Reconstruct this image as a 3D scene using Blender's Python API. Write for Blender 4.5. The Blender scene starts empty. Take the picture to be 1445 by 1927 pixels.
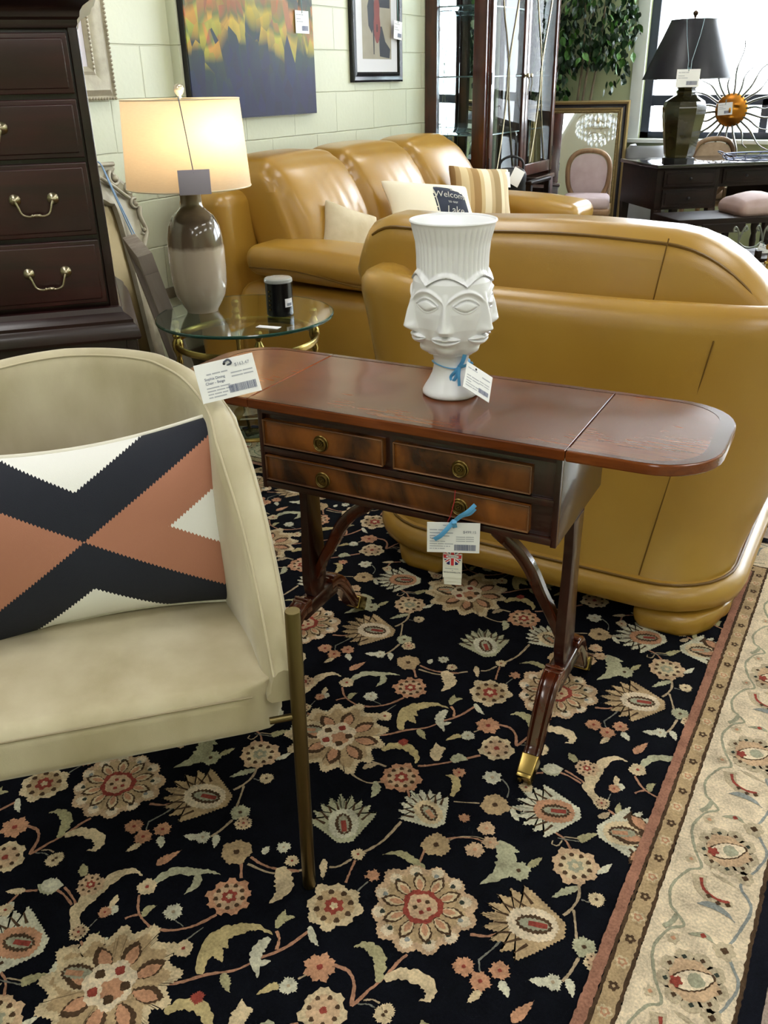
import bpy, bmesh, math, random
import numpy as np
from mathutils import Vector, Matrix, noise as mnoise
PI = math.pi
sc = bpy.context.scene
C = sc.collection
# ------------------------------------------------------------------ camera
cam = bpy.data.cameras.new('camera'); camo = bpy.data.objects.new('camera', cam); C.objects.link(camo)
cam.sensor_fit = 'VERTICAL'; cam.sensor_height = 36.0; cam.lens = 36.0*1646.0/1927.0
cam.clip_start = 0.02; cam.clip_end = 200
_d = np.array([68., 3340., 1646.]); _d /= np.linalg.norm(_d); _up = -_d
_fw = np.array([0, 0, 1.]); _fw = _fw-_up*(_fw@_up); _fw /= np.linalg.norm(_fw); _rt = -np.cross(_fw, _up)
if _rt[0] < 0: _rt = -_rt
_R = np.array([_rt, _fw, _up]); _s, _c = math.sin(PI/3), math.cos(PI/3)
_A = np.array([[_s, -_c, 0], [_c, _s, 0], [0, 0, 1.]])@_R
_X, _Y, _Z = _A@[1, 0, 0], _A@[0, -1, 0], _A@[0, 0, -1]
camo.matrix_world = Matrix(((_X[0], _Y[0], _Z[0], 0), (_X[1], _Y[1], _Z[1], 0), (_X[2], _Y[2], _Z[2], 1.32), (0, 0, 0, 1)))
sc.camera = camo
# ------------------------------------------------------------------ world, lights, exposure
wd = bpy.data.worlds.new('daylight'); sc.world = wd; wd.use_nodes = True
wn = wd.node_tree.nodes['Background']; wn.inputs[0].default_value = (0.86, 0.93, 1.0, 1); wn.inputs[1].default_value = 11.0
sc.view_settings.view_transform = 'Standard'; sc.view_settings.look = 'None'
sc.view_settings.exposure = 0.36; sc.view_settings.gamma = 1.0; sc.view_settings.use_curve_mapping = False
CEIL = 3.0
LAMPS = [(x, y) for x in (-1.9, 0.35, 2.6) for y in (-1.6, 0.55, 2.9, 5.6)]
def area(name, loc, sx, sy, power, col=(1, 1, 1), rot=(0, 0, 0)):
    l = bpy.data.lights.new(name, 'AREA'); l.shape = 'RECTANGLE'; l.size = sx; l.size_y = sy; l.energy = power; l.color = col
    o = bpy.data.objects.new(name, l); C.objects.link(o); o.location = loc; o.rotation_euler = rot
    return o
for (x, y) in LAMPS:
    area('ceiling_panel_light', (x, y, CEIL-0.035), 0.5, 1.1, 13.0, (1.0, 0.985, 0.965))

# ------------------------------------------------------------------ helpers
def lin(h):
    if isinstance(h, tuple): return h if len(h) == 4 else h+(1,)
    h = h.lstrip('#'); v = [int(h[i:i+2], 16)/255 for i in (0, 2, 4)]
    return tuple([(c/12.92 if c <= 0.04045 else ((c+0.055)/1.055)**2.4) for c in v])+(1,)
MC = {}
def mat(name, col, rough=0.5, metal=0.0, col2=None, nscale=8.0, stretch=(1, 1, 1), bump=0.0, bscale=60.0, coat=0.0,
        spec=None, sheen=0.0, trans=0.0, ior=1.45, emit=None, estr=0.0, detail=4.0, sharp=0.0, coatrough=0.08, subsurf=0.0, bdist=0.002):
    if name in MC: return MC[name]
    m = bpy.data.materials.new(name); m.use_nodes = True; nt = m.node_tree; b = nt.nodes['Principled BSDF']
    b.inputs['Base Color'].default_value = lin(col); b.inputs['Roughness'].default_value = rough; b.inputs['Metallic'].default_value = metal
    b.inputs['IOR'].default_value = ior
    if spec is not None: b.inputs['Specular IOR Level'].default_value = spec
    if coat: b.inputs['Coat Weight'].default_value = coat; b.inputs['Coat Roughness'].default_value = coatrough
    if sheen: b.inputs['Sheen Weight'].default_value = sheen; b.inputs['Sheen Roughness'].default_value = 0.4
    if trans: b.inputs['Transmission Weight'].default_value = trans
    if emit: b.inputs['Emission Color'].default_value = lin(emit); b.inputs['Emission Strength'].default_value = estr
    if col2 or bump:
        tc = nt.nodes.new('ShaderNodeTexCoord'); mp = nt.nodes.new('ShaderNodeMapping'); mp.inputs['Scale'].default_value = stretch
        nt.links.new(tc.outputs['Object'], mp.inputs[0])
    if col2:
        n = nt.nodes.new('ShaderNodeTexNoise'); n.inputs['Scale'].default_value = nscale; n.inputs['Detail'].default_value = detail
        nt.links.new(mp.outputs[0], n.inputs['Vector'])
        r = nt.nodes.new('ShaderNodeValToRGB'); w = 0.22*(1-sharp)+0.02
        r.color_ramp.elements[0].position = 0.5-w; r.color_ramp.elements[1].position = 0.5+w
        r.color_ramp.elements[0].color = lin(col); r.color_ramp.elements[1].color = lin(col2)
        nt.links.new(n.outputs['Fac'], r.inputs[0]); nt.links.new(r.outputs[0], b.inputs['Base Color'])
    if bump:
        n2 = nt.nodes.new('ShaderNodeTexNoise'); n2.inputs['Scale'].default_value = bscale; n2.inputs['Detail'].default_value = 3
        nt.links.new(mp.outputs[0], n2.inputs['Vector'])
        bp = nt.nodes.new('ShaderNodeBump'); bp.inputs['Strength'].default_value = bump; bp.inputs['Distance'].default_value = bdist
        nt.links.new(n2.outputs['Fac'], bp.inputs['Height']); nt.links.new(bp.outputs[0], b.inputs['Normal'])
    MC[name] = m
    return m
def T(x=0, y=0, z=0, rx=0, ry=0, rz=0, s=1):
    M = Matrix.Translation((x, y, z))@Matrix.Rotation(rz, 4, 'Z')@Matrix.Rotation(ry, 4, 'Y')@Matrix.Rotation(rx, 4, 'X')
    if s != 1: M = M@(Matrix.Diagonal((s, s, s, 1)) if not isinstance(s, tuple) else Matrix.Diagonal(s+(1,)))
    return M
class MB:
    def __init__(s): s.V = []; s.F = []; s.M = []
    def add(s, v, f, m=0, X=None):
        o = len(s.V)
        if X is not None: v = [tuple(X@Vector(p)) for p in v]
        s.V.extend([tuple(p) for p in v]); s.F.extend([tuple(i+o for i in q) for q in f])
        s.M.extend([m]*len(f) if isinstance(m, int) else m)
        return s
    def rbox(s, c, size, r=0.004, m=0, X=None, n=2, seg=3, puff=(0, 0, 0), deform=None):
        """rounded box; n cells on the flats, seg cells in the rounding"""
        h = [size[0]/2, size[1]/2, size[2]/2]; r = min(r, min(h)*0.999)
        if isinstance(n, int): n = (n, n, n)
        ax = []
        for a in range(3):
            lo = [-h[a]+r*(1-math.cos(PI/2*i/seg)) if False else -h[a]+r*i/seg for i in range(seg)]
            mid = [-(h[a]-r)+2*(h[a]-r)*i/n[a] for i in range(n[a]+1)]
            ax.append(lo+mid+[-v for v in reversed(lo)])
        idx = {}; vs = []; fs = []
        N = [len(a)-1 for a in ax]
        def vid(i, j, k):
            key = (i, j, k)
            if key in idx: return idx[key]
            p = [ax[0][i], ax[1][j], ax[2][k]]
            q = [max(-(h[a]-r), min(h[a]-r, p[a])) for a in range(3)]
            d = [p[a]-q[a] for a in range(3)]
            d = [math.tan(v/r*PI/4)*r if r > 0 else v for v in d]
            L = math.sqrt(sum(v*v for v in d)) or 1
            w = [q[a]+d[a]/L*r for a in range(3)]
            u = [p[a]/h[a] for a in range(3)]
            for a in range(3):
                if puff[a]:
                    b1, b2 = [t for t in range(3) if t != a]
                    w[a] += puff[a]*u[a]*(1-u[b1]**2)*(1-u[b2]**2)
            if deform: w = deform(w, u)
            idx[key] = len(vs); vs.append((w[0]+c[0], w[1]+c[1], w[2]+c[2])); return idx[key]
        for i in range(N[0]):
            for j in range(N[1]):
                fs.append((vid(i, j, 0), vid(i, j+1, 0), vid(i+1, j+1, 0), vid(i+1, j, 0)))
                fs.append((vid(i, j, N[2]), vid(i+1, j, N[2]), vid(i+1, j+1, N[2]), vid(i, j+1, N[2])))
        for i in range(N[0]):
            for k in range(N[2]):
                fs.append((vid(i, 0, k), vid(i+1, 0, k), vid(i+1, 0, k+1), vid(i, 0, k+1)))
                fs.append((vid(i, N[1], k), vid(i, N[1], k+1), vid(i+1, N[1], k+1), vid(i+1, N[1], k)))
        for j in range(N[1]):
            for k in range(N[2]):
                fs.append((vid(0, j, k), vid(0, j, k+1), vid(0, j+1, k+1), vid(0, j+1, k)))
                fs.append((vid(N[0], j, k), vid(N[0], j+1, k), vid(N[0], j+1, k+1), vid(N[0], j, k+1)))
        return s.add(vs, fs, m, X)
    def box(s, c, size, m=0, X=None):
        return s.rbox(c, size, r=min(min(size)*0.12, 0.0025), m=m, X=X, n=1, seg=1)
    def lathe(s, prof, seg=32, m=0, X=None, fn=None):
        vs = []; fs = []; n = len(prof)
        for i in range(seg):
            a = 2*PI*i/seg
            for (r, z) in prof:
                rr = fn(r, z, a) if fn else r
                vs.append((rr*math.cos(a), rr*math.sin(a), z))
        for i in range(seg):
            j = (i+1) % seg
            for k in range(n-1):
                fs.append((i*n+k, j*n+k, j*n+k+1, i*n+k+1))
        if prof[0][0] > 1e-6: fs.append(tuple(i*n for i in reversed(range(seg))))
        if prof[-1][0] > 1e-6: fs.append(tuple(i*n+n-1 for i in range(seg)))
        return s.add(vs, fs, m, X)
    def tube(s, pts, r, seg=8, m=0, X=None, closed=False, flat=1.0, upv=None):
        pts = [Vector(p) for p in pts]; n = len(pts)
        rs = r if isinstance(r, (list, tuple)) else [r]*n
        vs = []; fs = []; prev = None
        for i, p in enumerate(pts):
            a = pts[(i-1) % n] if (closed or i > 0) else p; b = pts[(i+1) % n] if (closed or i < n-1) else p
            t = (b-a).normalized() if (b-a).length > 1e-9 else Vector((0, 0, 1))
            if upv is not None: u = Vector(upv)
            elif prev is None: u = Vector((0, 0, 1)) if abs(t.z) < 0.9 else Vector((1, 0, 0))
            else: u = prev
            u = (u-t*u.dot(t)); u = u.normalized() if u.length > 1e-6 else Vector((1, 0, 0)); prev = u; w = t.cross(u)
            for k in range(seg):
                an = 2*PI*k/seg
                vs.append(tuple(p+u*(rs[i]*flat*math.cos(an))+w*(rs[i]*math.sin(an))))
        for i in range(n if closed else n-1):
            j = (i+1) % n
            for k in range(seg):
                l = (k+1) % seg
                fs.append((i*seg+k, i*seg+l, j*seg+l, j*seg+k))
        if not closed:
            fs.append(tuple(reversed(range(seg)))); fs.append(tuple((n-1)*seg+k for k in range(seg)))
        return s.add(vs, fs, m, X)
    def prism(s, poly, z0, z1, m=0, X=None, mside=None):
        n = len(poly); vs = [(x, y, z0) for x, y in poly]+[(x, y, z1) for x, y in poly]
        A = sum(poly[i][0]*poly[(i+1) % n][1]-poly[(i+1) % n][0]*poly[i][1] for i in range(n))
        if A < 0: vs = [(x, y, z0) for x, y in poly[::-1]]+[(x, y, z1) for x, y in poly[::-1]]
        fs = [tuple(reversed(range(n))), tuple(range(n, 2*n))]+[(i, (i+1) % n, (i+1) % n+n, i+n) for i in range(n)]
        ms = [m, m]+[m if mside is None else mside]*n
        return s.add(vs, fs, ms, X)
    def sphere(s, c, r, m=0, seg=16, X=None, sc_=(1, 1, 1)):
        k = seg//2; prof = [(r*math.sin(PI*i/k), -r*math.cos(PI*i/k)) for i in range(k+1)]
        prof[0] = (0, -r); prof[-1] = (0, r)
        M = Matrix.Translation(c)@Matrix.Diagonal(tuple(sc_)+(1,))
        return s.lathe(prof, seg, m, (X@M) if X is not None else M)
    def grid(s, f, nu, nv, m=0, X=None, cu=False, cv=False, mf=None):
        vs = []; fs = []; ms = []
        NU = nu if cu else nu+1; NV = nv if cv else nv+1
        for i in range(NU):
            for j in range(NV): vs.append(f(i/nu, j/nv))
        for i in range(nu):
            for j in range(nv):
                a, b = i, (i+1) % NU; c, d = j, (j+1) % NV
                fs.append((a*NV+c, b*NV+c, b*NV+d, a*NV+d)); ms.append(mf((i+.5)/nu, (j+.5)/nv) if mf else m)
        return s.add(vs, fs, ms, X)
    def build(s, name, mats, parent=None, loc=(0, 0, 0), rot=(0, 0, 0), smooth=True, angle=38, X=None):
        me = bpy.data.meshes.new(name)
        if X is not None: s.V = [tuple(X@Vector(p)) for p in s.V]
        me.from_pydata(s.V, [], s.F)
        if not isinstance(mats, (list, tuple)): mats = [mats]
        for mm in mats: me.materials.append(mm)
        me.polygons.foreach_set('material_index', s.M)
        me.polygons.foreach_set('use_smooth', [smooth]*len(s.F))
        me.update()
        if smooth and angle: me.set_sharp_from_angle(angle=math.radians(angle))
        o = bpy.data.objects.new(name, me); C.objects.link(o)
        if parent is not None: o.parent = parent
        o.location = loc; o.rotation_euler = rot
        return o
def thing(name, label, cat, loc=(0, 0, 0), rz=0, group=None, rot=None):
    o = bpy.data.objects.new(name, None); C.objects.link(o); o.empty_display_size = 0.05
    o.location = loc; o.rotation_euler = rot if rot else (0, 0, rz)
    return tag(o, label, cat, group)
def tag(o, label, cat, group=None):
    o['label'] = label; o['category'] = cat
    if group: o['group'] = group
    return o
def struct(o): o['kind'] = 'structure'; return o
def smoothpts(pts, k=6, closed=False):
    """Catmull-Rom through points"""
    P = [np.array(p, float) for p in pts]; n = len(P); out = []
    rng = range(n) if closed else range(n-1)
    for i in rng:
        p1, p2 = P[i], P[(i+1) % n]
        p0 = P[(i-1) % n] if (closed or i > 0) else 2*p1-p2
        p3 = P[(i+2) % n] if (closed or i+2 < n) else 2*p2-p1
        for j in range(k):
            t = j/k
            out.append(tuple(0.5*((2*p1)+(-p0+p2)*t+(2*p0-5*p1+4*p2-p3)*t*t+(-p0+3*p1-3*p2+p3)*t**3)))
    if not closed: out.append(tuple(P[-1]))
    return out
def interp(x, tab):
    if x <= tab[0][0]: return tab[0][1]
    for (a, b), (c, d) in zip(tab, tab[1:]):
        if x <= c: return b+(d-b)*(x-a)/(c-a) if c > a else d
    return tab[-1][1]
def text_mesh(txt, size, X, mb, m, align='LEFT', ext=0.0002, font_shear=0.0):
    cu = bpy.data.curves.new('t', 'FONT'); cu.body = txt; cu.size = size; cu.extrude = ext; cu.align_x = align; cu.shear = font_shear; cu.resolution_u = 3
    o = bpy.data.objects.new('t', cu); C.objects.link(o)
    dg = bpy.context.evaluated_depsgraph_get(); me = bpy.data.meshes.new_from_object(o.evaluated_get(dg))
    mb.add([tuple(v.co) for v in me.vertices], [tuple(p.vertices) for p in me.polygons], m, X)
    bpy.data.objects.remove(o); bpy.data.curves.remove(cu); bpy.data.meshes.remove(me)
random.seed(4)
# ------------------------------------------------------------------ shared materials
M_leather = mat('mustard_leather', '#a1772a', 0.30, col2='#ad8636', nscale=3, bump=0.25, bscale=420, coat=.30, coatrough=.28, spec=0.6, bdist=0.001)
M_piping = mat('leather_piping', '#6b4d18', 0.4, bump=0.2, bscale=300)
M_mahog = None
def wood(name, c1, c2, rough=0.3, coat=0.3, axis='X', scale=14.0, c3=None, streak=10.0, coatrough=0.08, warp=0.0):
    if name in MC: return MC[name]
    m = bpy.data.materials.new(name); m.use_nodes = True; nt = m.node_tree; b = nt.nodes['Principled BSDF']
    b.inputs['Roughness'].default_value = rough; b.inputs['Coat Weight'].default_value = coat; b.inputs['Coat Roughness'].default_value = coatrough
    tc = nt.nodes.new('ShaderNodeTexCoord'); mp = nt.nodes.new('ShaderNodeMapping')
    st = {'X': (1, streak, streak), 'Y': (streak, 1, streak), 'Z': (streak, streak, 1)}[axis]; mp.inputs['Scale'].default_value = st
    nt.links.new(tc.outputs['Object'], mp.inputs[0])
    n = nt.nodes.new('ShaderNodeTexNoise'); n.inputs['Scale'].default_value = scale*0.35; n.inputs['Detail'].default_value = 8; n.inputs['Distortion'].default_value = 0.6
    nt.links.new(mp.outputs[0], n.inputs['Vector'])
    r = nt.nodes.new('ShaderNodeValToRGB'); r.color_ramp.elements[0].position = 0.3; r.color_ramp.elements[1].position = 0.72
    r.color_ramp.elements[0].color = lin(c1); r.color_ramp.elements[1].color = lin(c2)
    nt.links.new(n.outputs['Fac'], r.inputs[0])
    n3 = nt.nodes.new('ShaderNodeTexNoise'); n3.inputs['Scale'].default_value = 3.5; nt.links.new(tc.outputs['Object'], n3.inputs['Vector'])
    mx = nt.nodes.new('ShaderNodeMix'); mx.data_type = 'RGBA'; mx.blend_type = 'MULTIPLY'
    mr = nt.nodes.new('ShaderNodeMapRange'); mr.inputs['From Min'].default_value = 0.35; mr.inputs['From Max'].default_value = 0.65; mr.inputs['To Min'].default_value = 0; mr.inputs['To Max'].default_value = 0.5
    nt.links.new(n3.outputs['Fac'], mr.inputs[0]); nt.links.new(mr.outputs[0], mx.inputs[0]); nt.links.new(r.outputs[0], mx.inputs[6]); mx.inputs[7].default_value = lin(c3 or c1)
    nt.links.new(mx.outputs[2], b.inputs['Base Color'])
    if warp:
        nw = nt.nodes.new('ShaderNodeTexNoise'); nw.inputs['Scale'].default_value = 4.0; nw.inputs['Detail'].default_value = 1.0; nt.links.new(tc.outputs['Object'], nw.inputs['Vector'])
        bw = nt.nodes.new('ShaderNodeBump'); bw.inputs['Strength'].default_value = 1.0; bw.inputs['Distance'].default_value = warp
        nt.links.new(nw.outputs['Fac'], bw.inputs['Height']); nt.links.new(bw.outputs[0], b.inputs['Normal']); nt.links.new(bw.outputs[0], b.inputs['Coat Normal'])
        b.inputs['Specular IOR Level'].default_value = .28
    MC[name] = m; return m
M_brass = mat('polished_brass', '#a58d50', 0.26, 1.0)
M_steelbrass = mat('aged_silvered_brass', '#a89f86', .28, 1.0)
M_antbrass = mat('antique_brass', '#7d6a3c', 0.34, 1.0, bump=0.2, bscale=90)
M_paper = mat('white_card', '#f2f3f6', 0.6)
M_ink = mat('grey_ink', '#8d92a0', 0.7)
M_inkdark = mat('dark_ink', '#4c5060', 0.7)
M_ribbon = mat('blue_ribbon', '#5aa6dc', 0.3, sheen=0.3)
M_black = mat('black_paint', '#141316', 0.35)
M_mirror = mat('mirror_silver', '#e8ecec', 0.02, 1.0)
def glassmat(name, col, rough=0.0, ior=1.45):
    m = mat(name, col, rough, trans=1.0, ior=ior); return m
M_glass = glassmat('clear_glass', '#f4faf8')
# ================================================================== ROOM
def block_material():
    m = bpy.data.materials.new('painted_block'); m.use_nodes = True; nt = m.node_tree; b = nt.nodes['Principled BSDF']
    b.inputs['Roughness'].default_value = 0.42
    tc = nt.nodes.new('ShaderNodeTexCoord'); sp = nt.nodes.new('ShaderNodeSeparateXYZ'); cb = nt.nodes.new('ShaderNodeCombineXYZ')
    ad = nt.nodes.new('ShaderNodeMath'); ad.inputs[1].default_value = -0.01
    nt.links.new(tc.outputs['Object'], sp.inputs[0]); nt.links.new(sp.outputs['Y'], ad.inputs[0]); nt.links.new(ad.outputs[0], cb.inputs[0]); nt.links.new(sp.outputs['Z'], cb.inputs[1])
    ns = nt.nodes.new('ShaderNodeTexNoise'); ns.inputs['Scale'].default_value = 5; nt.links.new(tc.outputs['Object'], ns.inputs['Vector'])
    vm = nt.nodes.new('ShaderNodeVectorMath'); vm.operation = 'SCALE'; vm.inputs[3].default_value = 0.008; nt.links.new(ns.outputs['Color'], vm.inputs[0])
    va = nt.nodes.new('ShaderNodeVectorMath'); nt.links.new(cb.outputs[0], va.inputs[0]); nt.links.new(vm.outputs[0], va.inputs[1])
    br = nt.nodes.new('ShaderNodeTexBrick'); nt.links.new(va.outputs[0], br.inputs['Vector'])
    br.inputs['Scale'].default_value = 1; br.inputs['Brick Width'].default_value = 0.43; br.inputs['Row Height'].default_value = 0.212
    br.inputs['Mortar Size'].default_value = 0.0045; br.inputs['Mortar Smooth'].default_value = 0.7
    br.inputs['Color1'].default_value = lin('#d2d6bf'); br.inputs['Color2'].default_value = lin('#d2d6bf'); br.inputs['Mortar'].default_value = lin('#c9cdb5')
    nt.links.new(br.outputs['Color'], b.inputs['Base Color'])
    bp = nt.nodes.new('ShaderNodeBump'); bp.inputs['Strength'].default_value = 0.7; bp.inputs['Distance'].default_value = 0.006; bp.invert = True
    nt.links.new(br.outputs['Fac'], bp.inputs['Height'])
    n2 = nt.nodes.new('ShaderNodeTexNoise'); n2.inputs['Scale'].default_value = 40; nt.links.new(tc.outputs['Object'], n2.inputs['Vector'])
    b2 = nt.nodes.new('ShaderNodeBump'); b2.inputs['Strength'].default_value = 0.25; b2.inputs['Distance'].default_value = 0.003
    nt.links.new(n2.outputs['Fac'], b2.inputs['Height']); nt.links.new(bp.outputs[0], b2.inputs['Normal']); nt.links.new(b2.outputs[0], b.inputs['Normal'])
    return m
M_block = block_material()
M_plaster = mat('pale_green_paint', '#c3cba4', 0.55, bump=0.1, bscale=90)
M_white = mat('white_trim_paint', '#e4e8e6', 0.4)
M_dkframe = mat('dark_window_frame', '#3a4250', 0.4)
M_ceil = mat('ceiling_tile', '#deddd2', 0.8, bump=0.2, bscale=120)
M_floor = mat('pale_floor_tile', '#b9b3a0', 0.3, col2='#c9c3b2', nscale=6)
def slab(name, lo, hi, m, parent=None):
    mb = MB(); c = [(a+b)/2 for a, b in zip(lo, hi)]; mb.rbox(c, [b-a for a, b in zip(lo, hi)], 0.0005, n=1, seg=1)
    return mb.build(name, m, parent)
X0, X1, Y0, Y1 = -3.05, 4.6, -3.2, 8.15
struct(slab('floor', (X0-.3, Y0-.3, -0.1), (X1+.3, Y1+.3, 0), M_floor))
struct(slab('ceiling', (X0-.3, Y0-.3, CEIL), (X1+.3, Y1+.3, CEIL+.1), M_ceil))
struct(slab('wall_left', (X0-.2, Y0-.2, 0), (X0, Y1+.2, CEIL), M_block))
struct(slab('trim_1', (X0, 3.43, 0), (X0+.05, Y1, CEIL), M_block))
struct(slab('wall_right', (X1, Y0-.2, 0), (X1+.2, Y1+.2, CEIL), M_plaster))
struct(slab('wall_near', (X0, Y0-.2, 0), (X1, Y0, CEIL), M_plaster))
M_rail = mat('brown_rubber_rail', '#6f6653', 0.5)
struct(slab('trim_2', (X0, Y0, 0.385), (X0+.012, 3.428, 0.435), M_rail))
struct(slab('baseboard_left', (X0, Y0, 0), (X0+.012, 3.428, 0.10), M_rail))
# window wall with two window openings
WZ0, WZ1 = 0.84, 2.75
WX = [(-2.12, 0.9), (1.3, 4.2)]
mb = MB()
def wb(x0, x1, z0, z1): mb.rbox(((x0+x1)/2, Y1+.1, (z0+z1)/2), (x1-x0, .2, z1-z0), .0005, n=1, seg=1)
wb(X0, WX[0][0], 0, CEIL); wb(WX[0][1], WX[1][0], 0, CEIL); wb(WX[1][1], X1, 0, CEIL)
for a, b in WX: wb(a, b, 0, WZ0); wb(a, b, WZ1, CEIL)
struct(mb.build('wall_far', M_plaster))
for k, (a, b) in enumerate(WX):
    w = struct(bpy.data.objects.new('window_%d' % (k+1), None)); C.objects.link(w); w.location = ((a+b)/2, Y1, WZ0)
    hw = (b-a)/2; H_ = WZ1-WZ0
    f = MB()
    for (x0, x1, z0, z1, dp) in [(-hw, -hw+.07, 0, H_, .1), (hw-.07, hw, 0, H_, .1), (-hw, hw, H_-.07, H_, .1), (-hw, hw, 0, .05, .1), (-hw, hw, .25, .33, .08)]:
        f.box(((x0+x1)/2, .1, (z0+z1)/2), (x1-x0, dp, z1-z0))
    for xx in (-.53, .95):
        f.box((xx, .1, .15), (.06, .08, .3))
    f.box((.95, .1, 1.2), (.07, .09, H_-.3))
    f.build('window_frame', M_dkframe, w)
    g = MB(); g.rbox((0, .11, H_/2), (2*hw-.1, .006, H_-.08), .001, n=1, seg=1); g.build('window_pane', mat('window_glass', '#ffffff', 0.0, trans=1.0, ior=1.02), w)
    s_ = MB(); s_.rbox((0, -.03, -.015), (2*hw+.2, .14, .03), .004)
    for sg in (-1, 1): s_.rbox((sg*(hw+.05), -.008, H_/2+.02), (.10, .02, H_+.1), .003)
    s_.rbox((0, -.008, H_+.05), (2*hw+.2, .02, .1), .003)
    s_.build('window_sill', M_white, w)
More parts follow.
